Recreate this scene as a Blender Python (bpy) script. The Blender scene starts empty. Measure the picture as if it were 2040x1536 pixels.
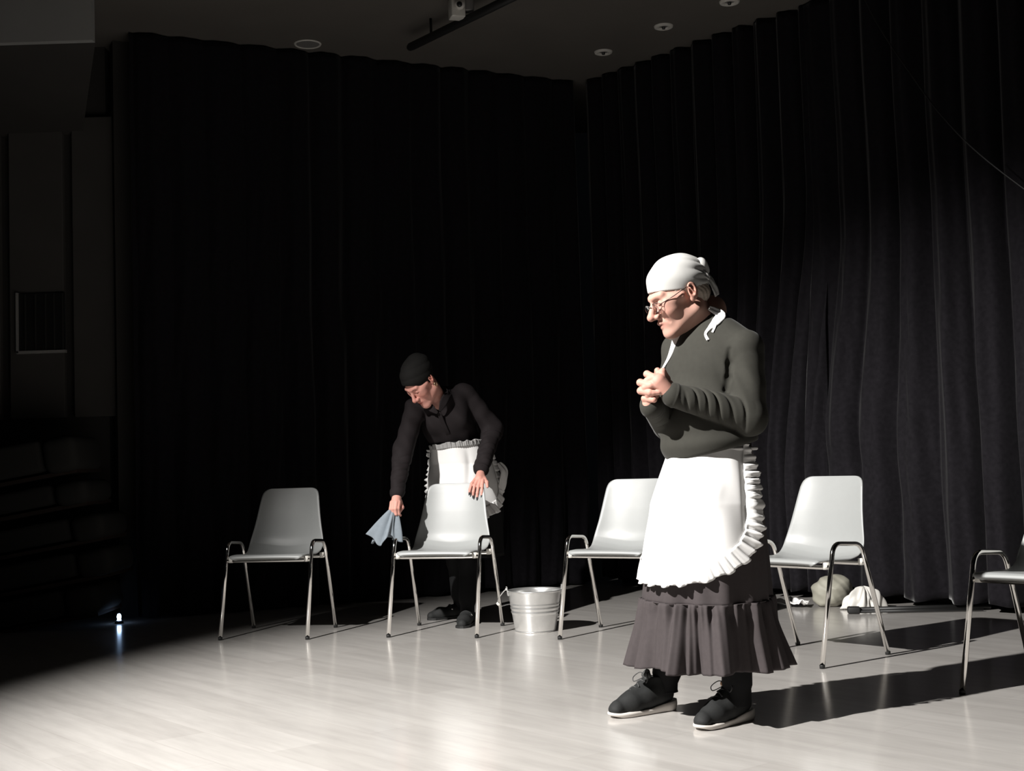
import bpy, math, random
import numpy as np
from mathutils import Vector, Matrix

random.seed(7)
SC = bpy.context.scene
COL = SC.collection

# ------------------------------------------------------------------ camera
cam_d = bpy.data.cameras.new('camera'); cam = bpy.data.objects.new('camera', cam_d); COL.objects.link(cam)
cam_d.sensor_fit = 'HORIZONTAL'; cam_d.sensor_width = 36.0; cam_d.lens = 36.0 * 2585 / 2040
cam_d.clip_start = 0.05; cam_d.clip_end = 60
cam.matrix_world = (Matrix.Translation((0, 0, 0.908)) @ Matrix.Rotation(math.pi / 2 + 0.058, 4, 'X')
                    @ Matrix.Rotation(-0.0314, 4, 'Z'))
SC.camera = cam

# ------------------------------------------------------------------ world, stage light, exposure
wd = bpy.data.worlds.new('world'); SC.world = wd; wd.use_nodes = True
wd.node_tree.nodes['Background'].inputs[0].default_value = (0.75, 0.85, 1.0, 1)
wd.node_tree.nodes['Background'].inputs[1].default_value = 0.0012
LP = Vector((-3.45, 2.2, 4.35)); AX = Vector((0.6133, 0.4710, -0.6341))
sp_d = bpy.data.lights.new('stage_spot', 'SPOT'); sp = bpy.data.objects.new('stage_spot', sp_d); COL.objects.link(sp)
sp.location = LP; sp.rotation_euler = AX.to_track_quat('-Z', 'Y').to_euler()
sp_d.energy = 4600; sp_d.spot_size = math.radians(53.3); sp_d.spot_blend = 0.69; sp_d.shadow_soft_size = 0.05
sp_d.color = (1.0, 0.975, 0.94)
SC.view_settings.view_transform = 'Standard'; SC.view_settings.look = 'None'
SC.view_settings.gamma = 1.0; SC.view_settings.use_curve_mapping = False; SC.view_settings.exposure = 0.0

# ------------------------------------------------------------------ materials
def mat(name, col, rough=0.6, metal=0.0, spec=0.5, sheen=0.0, nscale=0.0, namt=0.0, bump=0.0, bscale=200.0,
        stretch=(1, 1, 1), sss=0.0, emit=None, coat=0.0):
    m = bpy.data.materials.new(name); m.use_nodes = True
    nt = m.node_tree; b = nt.nodes['Principled BSDF']
    b.inputs['Base Color'].default_value = (*col, 1)
    b.inputs['Roughness'].default_value = rough; b.inputs['Metallic'].default_value = metal
    b.inputs['Specular IOR Level'].default_value = spec
    if sheen:
        b.inputs['Sheen Weight'].default_value = sheen; b.inputs['Sheen Roughness'].default_value = 0.35
    if coat: b.inputs['Coat Weight'].default_value = coat
    if sss:
        b.inputs['Subsurface Weight'].default_value = sss; b.inputs['Subsurface Radius'].default_value = (0.012, 0.005, 0.003)
        b.inputs['Subsurface Scale'].default_value = 1.0
    if emit:
        b.inputs['Emission Color'].default_value = (*emit[0], 1); b.inputs['Emission Strength'].default_value = emit[1]
    tc = nt.nodes.new('ShaderNodeTexCoord'); mp = nt.nodes.new('ShaderNodeMapping')
    mp.inputs['Scale'].default_value = stretch; nt.links.new(tc.outputs['Object'], mp.inputs[0])
    if namt:
        n = nt.nodes.new('ShaderNodeTexNoise'); n.inputs['Scale'].default_value = nscale; n.inputs['Detail'].default_value = 5
        nt.links.new(mp.outputs[0], n.inputs['Vector'])
        mx = nt.nodes.new('ShaderNodeMix'); mx.data_type = 'RGBA'
        mx.inputs[6].default_value = (*[c * (1 - namt) for c in col], 1)
        mx.inputs[7].default_value = (*[min(1, c * (1 + namt)) for c in col], 1)
        nt.links.new(n.outputs['Fac'], mx.inputs[0]); nt.links.new(mx.outputs[2], b.inputs['Base Color'])
    if bump:
        n2 = nt.nodes.new('ShaderNodeTexNoise'); n2.inputs['Scale'].default_value = bscale; n2.inputs['Detail'].default_value = 3
        nt.links.new(mp.outputs[0], n2.inputs['Vector'])
        bp = nt.nodes.new('ShaderNodeBump'); bp.inputs['Strength'].default_value = bump; bp.inputs['Distance'].default_value = 0.0006
        nt.links.new(n2.outputs['Fac'], bp.inputs['Height']); nt.links.new(bp.outputs[0], b.inputs['Normal'])
    return m

def floor_material():
    m = bpy.data.materials.new('pale_laminate'); m.use_nodes = True
    nt = m.node_tree; b = nt.nodes['Principled BSDF']; N = nt.nodes.new; K = nt.links.new
    tc = N('ShaderNodeTexCoord'); mp = N('ShaderNodeMapping'); mp.inputs['Rotation'].default_value = (0, 0, math.radians(50))
    K(tc.outputs['Object'], mp.inputs[0])
    br = N('ShaderNodeTexBrick'); br.inputs['Color1'].default_value = (0.435, 0.418, 0.40, 1); br.inputs['Color2'].default_value = (0.485, 0.468, 0.45, 1)
    br.inputs['Mortar'].default_value = (0.41, 0.39, 0.37, 1); br.inputs['Scale'].default_value = 1.0
    br.inputs['Mortar Size'].default_value = 0.0015; br.inputs['Brick Width'].default_value = 1.25; br.inputs['Row Height'].default_value = 0.19
    br.inputs['Bias'].default_value = 0.0; br.offset = 0.37
    K(mp.outputs[0], br.inputs['Vector'])
    st = N('ShaderNodeMapping'); st.inputs['Scale'].default_value = (1.6, 13, 1); K(mp.outputs[0], st.inputs[0])
    n = N('ShaderNodeTexNoise'); n.inputs['Scale'].default_value = 1.3; n.inputs['Detail'].default_value = 6; n.inputs['Roughness'].default_value = 0.62
    K(st.outputs[0], n.inputs['Vector'])
    cr = N('ShaderNodeValToRGB'); cr.color_ramp.elements[0].position = 0.30; cr.color_ramp.elements[1].position = 0.62
    cr.color_ramp.elements[0].color = (0.87, 0.86, 0.85, 1); cr.color_ramp.elements[1].color = (1.04, 1.03, 1.02, 1)
    K(n.outputs['Fac'], cr.inputs[0])
    mx = N('ShaderNodeMix'); mx.data_type = 'RGBA'; mx.blend_type = 'MULTIPLY'; mx.inputs[0].default_value = 1.0
    K(br.outputs['Color'], mx.inputs[6]); K(cr.outputs[0], mx.inputs[7]); K(mx.outputs[2], b.inputs['Base Color'])
    b.inputs['Roughness'].default_value = 0.2; b.inputs['Specular IOR Level'].default_value = 0.3
    b.inputs['Coat Weight'].default_value = 0.5; b.inputs['Coat Roughness'].default_value = 0.3
    n2 = N('ShaderNodeTexNoise'); n2.inputs['Scale'].default_value = 14; K(mp.outputs[0], n2.inputs['Vector'])
    mr = N('ShaderNodeMapRange'); mr.inputs['To Min'].default_value = 0.13; mr.inputs['To Max'].default_value = 0.18
    K(n2.outputs['Fac'], mr.inputs[0]); K(mr.outputs[0], b.inputs['Roughness'])
    return m

def skin_material(name, col):
    m = mat(name, col, 0.6, spec=0.3, sss=0.15, bump=0.12, bscale=260)
    nt = m.node_tree; b = nt.nodes['Principled BSDF']
    a = nt.nodes.new('ShaderNodeAttribute'); a.attribute_name = 'tint'
    n = nt.nodes.new('ShaderNodeTexNoise'); n.inputs['Scale'].default_value = 26; n.inputs['Detail'].default_value = 4
    tc = nt.nodes.new('ShaderNodeTexCoord'); nt.links.new(tc.outputs['Object'], n.inputs['Vector'])
    mx = nt.nodes.new('ShaderNodeMix'); mx.data_type = 'RGBA'
    mx.inputs[6].default_value = (col[0] * 0.95, col[1] * 0.84, col[2] * 0.82, 1); mx.inputs[7].default_value = (*col, 1)
    nt.links.new(n.outputs['Fac'], mx.inputs[0])
    m2 = nt.nodes.new('ShaderNodeMix'); m2.data_type = 'RGBA'; m2.blend_type = 'MULTIPLY'; m2.inputs[0].default_value = 1.0
    nt.links.new(mx.outputs[2], m2.inputs[6]); nt.links.new(a.outputs['Color'], m2.inputs[7]); nt.links.new(m2.outputs[2], b.inputs['Base Color'])
    return m

M = dict(
    floor=floor_material(),
    ceiling=mat('dark_ceiling_paint', (0.115, 0.105, 0.095), 0.9, spec=0.2, nscale=3, namt=0.12, bump=0.3, bscale=60),
    wall=mat('dark_wall_paint', (0.05, 0.047, 0.044), 0.9, spec=0.2, nscale=3, namt=0.15),
    panel=mat('grey_wall_panel', (0.085, 0.08, 0.075), 0.8, spec=0.2, nscale=4, namt=0.15),
    velvet=mat('black_velvet', (0.0115, 0.0106, 0.0125), 0.95, spec=0.04, sheen=0.13, nscale=40, namt=0.45, bump=0.4, bscale=300),
    plastic=mat('grey_polypropylene', (0.29, 0.298, 0.295), 0.42, spec=0.5, nscale=30, namt=0.03, bump=0.05, bscale=900),
    chrome=mat('chrome_tube', (0.80, 0.78, 0.75), 0.09, metal=1.0, nscale=20, namt=0.04),
    rubber=mat('black_rubber', (0.012, 0.012, 0.012), 0.6, nscale=20, namt=0.1),
    zinc=mat('galvanised_steel', (0.78, 0.78, 0.77), 0.3, metal=0.85, nscale=35, namt=0.10),
    black_metal=mat('black_metal', (0.012, 0.012, 0.012), 0.5, nscale=20, namt=0.1),
    white_metal=mat('white_metal', (0.62, 0.60, 0.56), 0.5, nscale=20, namt=0.05),
    grey_metal=mat('grey_metal', (0.3, 0.29, 0.28), 0.5, metal=0.4, nscale=20, namt=0.05),
    bag_grey=mat('grey_green_bag', (0.30, 0.29, 0.24), 0.6, nscale=12, namt=0.2, bump=0.4, bscale=30),
    bag_white=mat('white_plastic_bag', (0.72, 0.70, 0.66), 0.35, nscale=15, namt=0.06, bump=0.5, bscale=40),
    dim_metal=mat('dim_grey_metal', (0.36, 0.35, 0.34), 0.6, nscale=20, namt=0.05),
    fascia_lit=mat('fascia_painted_light', (0.34, 0.34, 0.33), 0.9, spec=0.2, nscale=3, namt=0.1),  # beam front: the light falling on it is put into the colour
    pad=mat('dim_grey_pad', (0.035, 0.034, 0.032), 0.85, spec=0.2, nscale=6, namt=0.15),
    wood=mat('dark_wood', (0.03, 0.017, 0.012), 0.7, nscale=6, namt=0.2, stretch=(1, 8, 1)),
    skin_man=skin_material('pale_skin', (0.50, 0.305, 0.245)),
    skin_woman=skin_material('rosy_skin', (0.60, 0.31, 0.255)),
    sweater=mat('dark_olive_knit', (0.035, 0.034, 0.029), 0.9, spec=0.15, sheen=0.05, nscale=60, namt=0.12, bump=0.25, bscale=500),
    skirt=mat('charcoal_skirt_cloth', (0.050, 0.042, 0.043), 0.85, spec=0.2, nscale=70, namt=0.15, bump=0.25, bscale=600),
    white=mat('white_cotton', (0.80, 0.79, 0.78), 0.85, spec=0.2, nscale=30, namt=0.03, bump=0.15, bscale=500),
    scarf=mat('white_scarf_cotton', (0.46, 0.455, 0.44), 0.85, spec=0.2, nscale=30, namt=0.04, bump=0.2, bscale=400),
    tights=mat('black_tights', (0.006, 0.006, 0.0065), 0.8, spec=0.2, nscale=50, namt=0.2),
    shoe=mat('black_knit_shoe', (0.014, 0.0145, 0.0145), 0.75, spec=0.3, nscale=90, namt=0.3, bump=0.5, bscale=500),
    sole=mat('off_white_sole', (0.60, 0.56, 0.52), 0.6, nscale=30, namt=0.08),
    lace=mat('dark_lace', (0.04, 0.04, 0.04), 0.7, nscale=60, namt=0.2),
    tan=mat('tan_leather', (0.42, 0.24, 0.14), 0.6, nscale=40, namt=0.15),
    shirt=mat('black_blouse', (0.0125, 0.0095, 0.0103), 0.85, spec=0.2, nscale=50, namt=0.15, bump=0.2, bscale=400),
    cap=mat('black_head_wrap', (0.0075, 0.007, 0.0065), 0.85, spec=0.2, nscale=50, namt=0.2),
    cloth=mat('blue_grey_rag', (0.20, 0.23, 0.26), 0.9, spec=0.2, nscale=40, namt=0.15, bump=0.3, bscale=300),
    hair=mat('grey_hair', (0.36, 0.30, 0.25), 0.7, nscale=200, namt=0.4),
    voile=mat('grey_voile', (0.34, 0.335, 0.33), 0.85, spec=0.2, nscale=40, namt=0.1),
    nail=mat('dark_nail_varnish', (0.03, 0.035, 0.04), 0.25, nscale=20, namt=0.1),
    spectacle=mat('dark_spectacle_frame', (0.05, 0.04, 0.04), 0.3, metal=0.6, nscale=20, namt=0.1),
    gold=mat('gold_earring', (0.8, 0.65, 0.4), 0.25, metal=1.0, nscale=20, namt=0.05),
    led=mat('blue_white_diode', (0.6, 0.75, 1.0), 0.4, emit=((0.45, 0.65, 1.0), 9.0), nscale=20, namt=0.02),
)
gl = bpy.data.materials.new('spectacle_glass'); gl.use_nodes = True
gb = gl.node_tree.nodes['Principled BSDF']; gb.inputs['Transmission Weight'].default_value = 1.0
gb.inputs['Roughness'].default_value = 0.03; gb.inputs['IOR'].default_value = 1.2; gb.inputs['Base Color'].default_value = (0.9, 0.9, 0.9, 1)
M['glass'] = gl

# ------------------------------------------------------------------ object helpers
def mesh_obj(name, verts, faces, m, parent=None, smooth=True, tint=None):
    me = bpy.data.meshes.new(name)
    V = np.asarray(verts, np.float32)
    if isinstance(faces, np.ndarray):
        n, k = faces.shape
        me.vertices.add(len(V)); me.vertices.foreach_set('co', V.ravel())
        me.loops.add(n * k); me.loops.foreach_set('vertex_index', faces.astype(np.int32).ravel())
        me.polygons.add(n); me.polygons.foreach_set('loop_start', np.arange(n, dtype=np.int32) * k)
        me.update(calc_edges=True)
    else:
        me.from_pydata([tuple(map(float, v)) for v in V], [], [tuple(map(int, f)) for f in faces]); me.update()
    me.validate()
    if smooth: me.polygons.foreach_set('use_smooth', [True] * len(me.polygons))
    if tint is not None:
        ca = me.color_attributes.new('tint', 'FLOAT_COLOR', 'POINT')
        ca.data.foreach_set('color', np.concatenate([tint, np.ones((len(tint), 1))], 1).astype(np.float32).ravel())
    me.materials.append(m)
    o = bpy.data.objects.new(name, me); COL.objects.link(o)
    if parent is not None: o.parent = parent
    return o

def empty(name, loc=(0, 0, 0), rz=0.0):
    o = bpy.data.objects.new(name, None); COL.objects.link(o); o.empty_display_size = 0.1
    o.location = loc; o.rotation_euler = (0, 0, rz); return o

def tag(o, label, cat, group=None):
    o['label'] = label; o['category'] = cat
    if group: o['group'] = group
    return o

def struct(o): o['kind'] = 'structure'; return o

class MB:
    def __init__(s): s.v = []; s.f = []
    def add(s, v, f):
        b = len(s.v); s.v += [tuple(p) for p in v]; s.f += [tuple(i + b for i in q) for q in f]; return s
    def box(s, c, d, R=None, bev=0.0):
        x, y, z = (k / 2 for k in d); c = Vector(c)
        if bev <= 0:
            v = [Vector((sx * x, sy * y, sz * z)) for sx in (-1, 1) for sy in (-1, 1) for sz in (-1, 1)]
            f = [(0, 1, 3, 2), (4, 6, 7, 5), (0, 4, 5, 1), (2, 3, 7, 6), (0, 2, 6, 4), (1, 5, 7, 3)]
        else:
            import bmesh
            bm = bmesh.new(); bmesh.ops.create_cube(bm, size=1)
            for q in bm.verts: q.co = Vector((q.co.x * d[0], q.co.y * d[1], q.co.z * d[2]))
            bmesh.ops.bevel(bm, geom=bm.edges[:], offset=bev, segments=3, affect='EDGES', profile=0.5)
            bm.verts.index_update(); v = [q.co.copy() for q in bm.verts]; f = [[q.index for q in p.verts] for p in bm.faces]; bm.free()
        if R is not None: v = [R @ p for p in v]
        return s.add([p + c for p in v], f)
    def tube(s, pts, r, n=12, closed=False, cap=True):
        P = [Vector(p) for p in pts]; m = len(P); rr = r if hasattr(r, '__len__') else [r] * m
        t0 = None; rings = []; up = None
        for i in range(m):
            a = P[(i - 1) % m] if (closed or i > 0) else P[i]; b = P[(i + 1) % m] if (closed or i < m - 1) else P[i]
            t = (b - a).normalized()
            if up is None:
                up = Vector((0, 0, 1)) if abs(t.z) < 0.9 else Vector((1, 0, 0))
            x = up.cross(t).normalized() if up.cross(t).length > 1e-6 else Vector((1, 0, 0)); y = t.cross(x).normalized(); up = y
            rings.append([P[i] + (x * math.cos(2 * math.pi * k / n) + y * math.sin(2 * math.pi * k / n)) * rr[i] for k in range(n)])
        v = [p for g in rings for p in g]; f = []
        for i in range(m if closed else m - 1):
            j = (i + 1) % m
            for k in range(n): f.append((i * n + k, i * n + (k + 1) % n, j * n + (k + 1) % n, j * n + k))
        if not closed and cap: f.append(tuple(range(n - 1, -1, -1))); f.append(tuple((m - 1) * n + k for k in range(n)))
        return s.add(v, f)
    def lathe(s, prof, n=40, c=(0, 0, 0), arc=1.0):
        c = Vector(c); m = len(prof)
        v = [c + Vector((r * math.cos(2 * math.pi * k / n), r * math.sin(2 * math.pi * k / n), z)) for r, z in prof for k in range(n)]
        f = [(i * n + k, i * n + (k + 1) % n, (i + 1) * n + (k + 1) % n, (i + 1) * n + k) for i in range(m - 1) for k in range(n)]
        return s.add(v, f)
    def build(s, name, m, parent=None, smooth=True): return mesh_obj(name, s.v, s.f, m, parent, smooth)

def bez(P, n=8):
    P = [Vector(p) for p in P]; out = []
    for i in range(len(P) - 1):
        p0 = P[max(i - 1, 0)]; p1 = P[i]; p2 = P[i + 1]; p3 = P[min(i + 2, len(P) - 1)]
        for k in range(n):
            t = k / n
            out.append(0.5 * ((2 * p1) + (p2 - p0) * t + (2 * p0 - 5 * p1 + 4 * p2 - p3) * t * t + (3 * p1 - p0 - 3 * p2 + p3) * t ** 3))
    out.append(P[-1]); return out

def fillet(P, r, n=6):
    P = [Vector(p) for p in P]; out = [P[0]]
    for i in range(1, len(P) - 1):
        a = (P[i - 1] - P[i]); b = (P[i + 1] - P[i]); q = min(r, a.length * .45, b.length * .45)
        A = P[i] + a.normalized() * q; B = P[i] + b.normalized() * q
        for k in range(n + 1):
            t = k / n; out.append(A * (1 - t) ** 2 + P[i] * 2 * t * (1 - t) + B * t * t)
    out.append(P[-1]); return out

def grid_obj(name, F, nu, nv, m, parent=None, closed_u=False, thick=0.0, offset=-1.0):
    """surface from F(U, V) (numpy, U and V in 0..1) -> (..., 3)"""
    u = np.linspace(0, 1, nu, endpoint=not closed_u); v = np.linspace(0, 1, nv)
    U, Vv = np.meshgrid(u, v, indexing='ij'); P = F(U, Vv).reshape(-1, 3)
    i, j = np.meshgrid(np.arange(nu if closed_u else nu - 1), np.arange(nv - 1), indexing='ij'); i2 = (i + 1) % nu
    f = np.stack([i * nv + j, i2 * nv + j, i2 * nv + j + 1, i * nv + j + 1], -1).reshape(-1, 4)
    o = mesh_obj(name, P, f, m, parent)
    if thick:
        md = o.modifiers.new('thickness', 'SOLIDIFY'); md.thickness = thick; md.offset = offset
    return o

def interp(x, xs, ys): return np.interp(x, xs, ys)
def sm(x, a, b): t = np.clip((x - a) / (b - a), 0, 1); return t * t * (3 - 2 * t)
def wob(x, seed, n=4, f0=1.0):
    r = np.random.RandomState(seed); o = 0 * x
    for k in range(n): o = o + np.sin(x * f0 * (1 + k * 0.83 + r.rand() * .3) + r.rand() * 6.28) / (1 + k * .6)
    return o / 2.0

# ------------------------------------------------------------------ signed distance modelling (one smooth closed surface)
class SDF:
    def __init__(s): s.ops = []
    def rc(s, a, b, ra, rb, k=0.02, op='u'):
        a = np.array(a, np.float32); b = np.array(b, np.float32); ba = b - a; L = float(ba @ ba) + 1e-12
        def f(P):
            pa = P - a; h = np.clip(pa @ ba / L, 0, 1)
            return np.linalg.norm(pa - h[:, None] * ba, axis=1) - (ra + (rb - ra) * h)
        s.ops.append((op, f, k, (a + b) / 2, math.sqrt(L) / 2 + max(ra, rb))); return s
    def chain(s, pts, rad, k=0.01, op='u'):
        for i in range(len(pts) - 1): s.rc(pts[i], pts[i + 1], rad[i], rad[i + 1], k, op)
        return s
    def el(s, c, r, R=None, k=0.02, op='u'):
        c = np.array(c, np.float32); r = np.array(r, np.float32); Rm = None if R is None else np.array(R, np.float32)
        def f(P):
            p = P - c
            if Rm is not None: p = p @ Rm
            k0 = np.linalg.norm(p / r, axis=1); k1 = np.linalg.norm(p / (r * r), axis=1) + 1e-9
            return k0 * (k0 - 1) / k1
        s.ops.append((op, f, k, c, float(r.max()))); return s
    def fn(s, f, c, R, k=0.01, op='u'): s.ops.append((op, f, k, np.array(c, np.float32), R)); return s
    def plane(s, p, n, k=0.004, op='i'):     # keeps the side n points away from
        p = np.array(p, np.float32); n = np.array(n, np.float32); n = n / np.linalg.norm(n)
        s.ops.append((op, lambda P: (P - p) @ n, k, None, 0)); return s
    def disp(s, f): s.ops.append(('d', f, 0, None, 0)); return s
    def __call__(s, P):
        d = np.full(len(P), 9.0, np.float32)
        for op, f, k, c, R in s.ops:
            if op == 'd': d = d + f(P); continue
            if op == 'i':
                e = f(P); h = np.clip(0.5 - 0.5 * (d - e) / k, 0, 1); d = d + (e - d) * h + k * h * (1 - h); continue
            lb = np.linalg.norm(P - c, axis=1) - R
            m = lb < ((d + k) if op == 'u' else k * 1.5 + 0.03)
            if not m.any(): continue
            e = f(P[m]).astype(np.float32); dd = d[m]
            if op == 'u':
                h = np.clip(0.5 + 0.5 * (dd - e) / k, 0, 1); d[m] = dd + (e - dd) * h - k * h * (1 - h)
            else:
                h = np.clip(0.5 - 0.5 * (dd + e) / k, 0, 1); d[m] = dd + (-e - dd) * h + k * h * (1 - h)
        return d
    def mesh(s, lo, hi, h):
        B = 8; lo = np.array(lo, float); n = np.ceil((np.array(hi) - lo) / h / B).astype(int)
        ctr = np.stack(np.meshgrid(*[(np.arange(k) + .5) * B * h for k in n], indexing='ij'), -1).reshape(-1, 3) + lo
        dc = s(ctr.astype(np.float32)); V = np.repeat(np.repeat(np.repeat(dc.reshape(n), B, 0), B, 1), B, 2).astype(np.float32)
        V = np.where(V < 0, -1.0, 1.0).astype(np.float32)
        act = np.argwhere(np.abs(dc.reshape(n)) < B * h * 1.35)
        off = np.stack(np.meshgrid(*[np.arange(B)] * 3, indexing='ij'), -1).reshape(-1, 3)
        idx = (act[:, None, :] * B + off[None]).reshape(-1, 3)
        for a in range(0, len(idx), 400000):
            q = idx[a:a + 400000]; V[q[:, 0], q[:, 1], q[:, 2]] = s((q * h + lo).astype(np.float32))
        return nets(V, lo, h)

def nets(V, lo, h):
    I = V < 0; nx, ny, nz = V.shape
    s = np.zeros((nx - 1, ny - 1, nz - 1), np.int8); CO = [(a, b, c) for a in (0, 1) for b in (0, 1) for c in (0, 1)]
    for a, b, c in CO: s += I[a:nx - 1 + a, b:ny - 1 + b, c:nz - 1 + c]
    cells = np.argwhere((s > 0) & (s < 8)); cid = np.full(s.shape, -1, np.int32); cid[tuple(cells.T)] = np.arange(len(cells))
    val = {q: V[tuple((cells + np.array(q)).T)] for q in CO}
    acc = np.zeros((len(cells), 3)); cnt = np.zeros(len(cells))
    for q in CO:
        for ax in range(3):
            if q[ax]: continue
            r = list(q); r[ax] = 1; r = tuple(r); a, b = val[q], val[r]; m = (a < 0) != (b < 0)
            t = np.where(m, a / np.where(m, a - b, 1), 0); p = np.tile(np.array(q, float), (len(cells), 1)); p[:, ax] = t
            acc += p * m[:, None]; cnt += m
    P = (cells + acc / cnt[:, None]) * h + lo
    F = []
    for ax in range(3):
        sl0 = [slice(None)] * 3; sl1 = [slice(None)] * 3; sl0[ax] = slice(0, -1); sl1[ax] = slice(1, None)
        a = I[tuple(sl0)]; b = I[tuple(sl1)]; e = np.argwhere(a != b); o1, o2 = (ax + 1) % 3, (ax + 2) % 3
        ok = (e[:, o1] > 0) & (e[:, o2] > 0) & (e[:, o1] < V.shape[o1] - 1) & (e[:, o2] < V.shape[o2] - 1); e = e[ok]
        q = []
        for d1, d2 in ((1, 1), (0, 1), (0, 0), (1, 0)):
            c = e.copy(); c[:, o1] -= d1; c[:, o2] -= d2; q.append(cid[tuple(c.T)])
        q = np.stack(q, 1); fl = ~a[tuple(e.T)]; q[fl] = q[fl][:, ::-1]; F.append(q)
    F = np.concatenate(F); F = F[(F >= 0).all(1)]
    return P, F

def rotz(a): c, s = math.cos(a), math.sin(a); return np.array([[c, -s, 0], [s, c, 0], [0, 0, 1.]])
def rotx(a): c, s = math.cos(a), math.sin(a); return np.array([[1, 0, 0], [0, c, -s], [0, s, c.__float__()]])
def roty(a): c, s = math.cos(a), math.sin(a); return np.array([[c, 0, s], [0, 1, 0], [-s, 0, c]])

# ------------------------------------------------------------------ the room
CX, CY = 0.60, 9.50                                     # corner where the two curtains meet
AL = np.array([-0.900, -0.436]); AR = np.array([0.655, -0.756])   # run of left and right curtain walls
NL = np.array([0.436, -0.900]); NR = np.array([-0.756, -0.655])   # pointing into the stage
b = MB(); b.box((0, 4.2, -0.05), (14, 15, 0.1)); struct(b.build('floor', M['floor'], smooth=False))
b = MB(); b.add([(-2.9, 5.2, 3.7), (3.9, 5.2, 3.7), (3.9, 11, 3.7), (-2.9, 11, 3.7), (-2.9, 5.2, 3.8), (3.9, 5.2, 3.8), (3.9, 11, 3.8), (-2.9, 11, 3.8)],
      [(3, 2, 1, 0), (4, 5, 6, 7), (0, 1, 5, 4), (1, 2, 6, 5), (2, 3, 7, 6), (3, 0, 4, 7)]); struct(b.build('ceiling', M['ceiling'], smooth=False))
def wall_seg(name, A, D, L, N, h=3.7, back=0.22, mm=None):
    A = np.array(A) - np.array(N) * back; Bp = A + np.array(D) * L; c = (A + Bp) / 2 - np.array(N) * 0.06
    R = Matrix.Rotation(math.atan2(D[1], D[0]), 3, 'Z')
    return struct(MB().box((c[0], c[1], h / 2), (L, 0.12, h), R).build(name, mm or M['wall'], smooth=False))
wall_seg('wall_back', (CX, CY), AL, 3.35, NL); wall_seg('wall_right', (CX, CY), AR, 6.0, NR)
# left side: panelled wall beside the curtain
b = MB(); b.box((-4.6, 8.42, 1.85), (4.0, 0.12, 3.7)); struct(b.build('wall_left', M['wall'], smooth=False))
for x0, x1 in ((-3.66, -3.28), (-3.22, -2.87), (-2.81, -2.53)):
    p = MB(); p.box(((x0 + x1) / 2, 8.335, 2.25), (x1 - x0, 0.05, 1.95), bev=0.006)
    o = p.build('wall_panel', M['panel'], smooth=False); struct(o); o.parent = bpy.data.objects['wall_left']
# grille set into the panel
g = tag(empty('wall_grille', (-3.01, 8.295, 1.69)), 'small barred wall grille with pale edge strip on left panel', 'grille')
MB().box((0, 0, 0.01), (0.315, 0.03, 0.018)).build('sill', M['dim_metal'], g, False)
MB().box((-0.152, 0, 0.20), (0.014, 0.03, 0.39)).build('side_strip', M['dim_metal'], g, False)
MB().box((0, 0.005, 0.20), (0.30, 0.012, 0.38)).build('backing', M['black_metal'], g, False)
for k, x in enumerate((-0.10, -0.035, 0.03, 0.085, 0.14)):
    MB().box((x, -0.005, 0.20), (0.008, 0.012, 0.37)).build('bar', M['pad'], g, False)
# boxed-in beam hanging at upper left
b = MB(); b.box((-3.16, 7.40, 4.0), (1.59, 0.05, 1.17)); struct(b.build('trim_1', M['fascia_lit'], smooth=False))     # fascia, its paler colour stands in for light on the front
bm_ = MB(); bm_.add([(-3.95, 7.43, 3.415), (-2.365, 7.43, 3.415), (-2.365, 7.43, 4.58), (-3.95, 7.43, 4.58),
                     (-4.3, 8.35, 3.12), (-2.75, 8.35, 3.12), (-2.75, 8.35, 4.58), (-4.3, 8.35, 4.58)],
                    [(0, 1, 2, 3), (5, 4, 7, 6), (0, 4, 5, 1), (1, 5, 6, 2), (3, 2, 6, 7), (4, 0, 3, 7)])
struct(bm_.build('trim_2', M['wall'], smooth=False))                                                                 # sloping underside behind it, shade put in by the dark colour

# ------------------------------------------------------------------ curtains
def curtain(name, A, D, N, s0, s1, label, seed, amp=0.05, freq=19.0, top=3.69, hem=0.03, pull=None, ns=420, nz=90, bulge=0.0):
    A = np.array(A); D = np.array(D); N = np.array(N)
    def F(U, V):
        z = hem + (top - hem) * V; s = s0 + (s1 - s0) * U; q = s + 0 * z
        low = 1 - V
        if pull is not None: ds, dn = pull(s, z); q = s + ds
        else: dn = 0
        ph = q * freq + 0.8 * wob(q * 2.2, seed) + 0.25 * wob(z * 1.7 + s * 2, seed + 3)
        a = amp * (0.7 + 0.3 * np.clip(wob(s * 2.1, seed + 1), -1, 1)) * (0.75 + 0.5 * low)
        off = a * (2 * np.sqrt(np.sin(ph / 2) ** 2 + 0.004) ** 0.75 - 1) + 0.16 * a * np.sin(2.3 * ph + 1.3 + 0.6 * np.sin(z * 2)) + 0.012 * wob(s * 30 + z * 3, seed + 5) * low
        off = off + dn + bulge * low ** 2
        s2 = s + (0 if pull is None else -ds * 0.9)
        X = A[0] + D[0] * s2 + N[0] * off; Y = A[1] + D[1] * s2 + N[1] * off
        zz = z + 0.010 * np.sin(s * 23) * (1 - V) ** 6
        return np.stack([X, Y, zz], -1)
    o = grid_obj(name, F, ns, nz, M['velvet'], thick=0.006, offset=0)
    return tag(o, label, 'curtain')
curtain('stage_curtain', (CX, CY), AL, NL, 0.10, 3.28, 'black pleated stage curtain across the dark back left wall', 3, amp=0.05, freq=27, hem=0.02)
SEAM = 2.12
def pullA(s, z):     # the right-hand part of this panel is drawn back towards the left lower down
    w = sm(s, 0.7, 2.2) * sm(z, 2.6, 0.7); bu = np.exp(-((z - 0.75) / 0.35) ** 2) * sm(s, 1.5, 2.1)
    return 0.14 * w, 0.03 * bu
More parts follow.
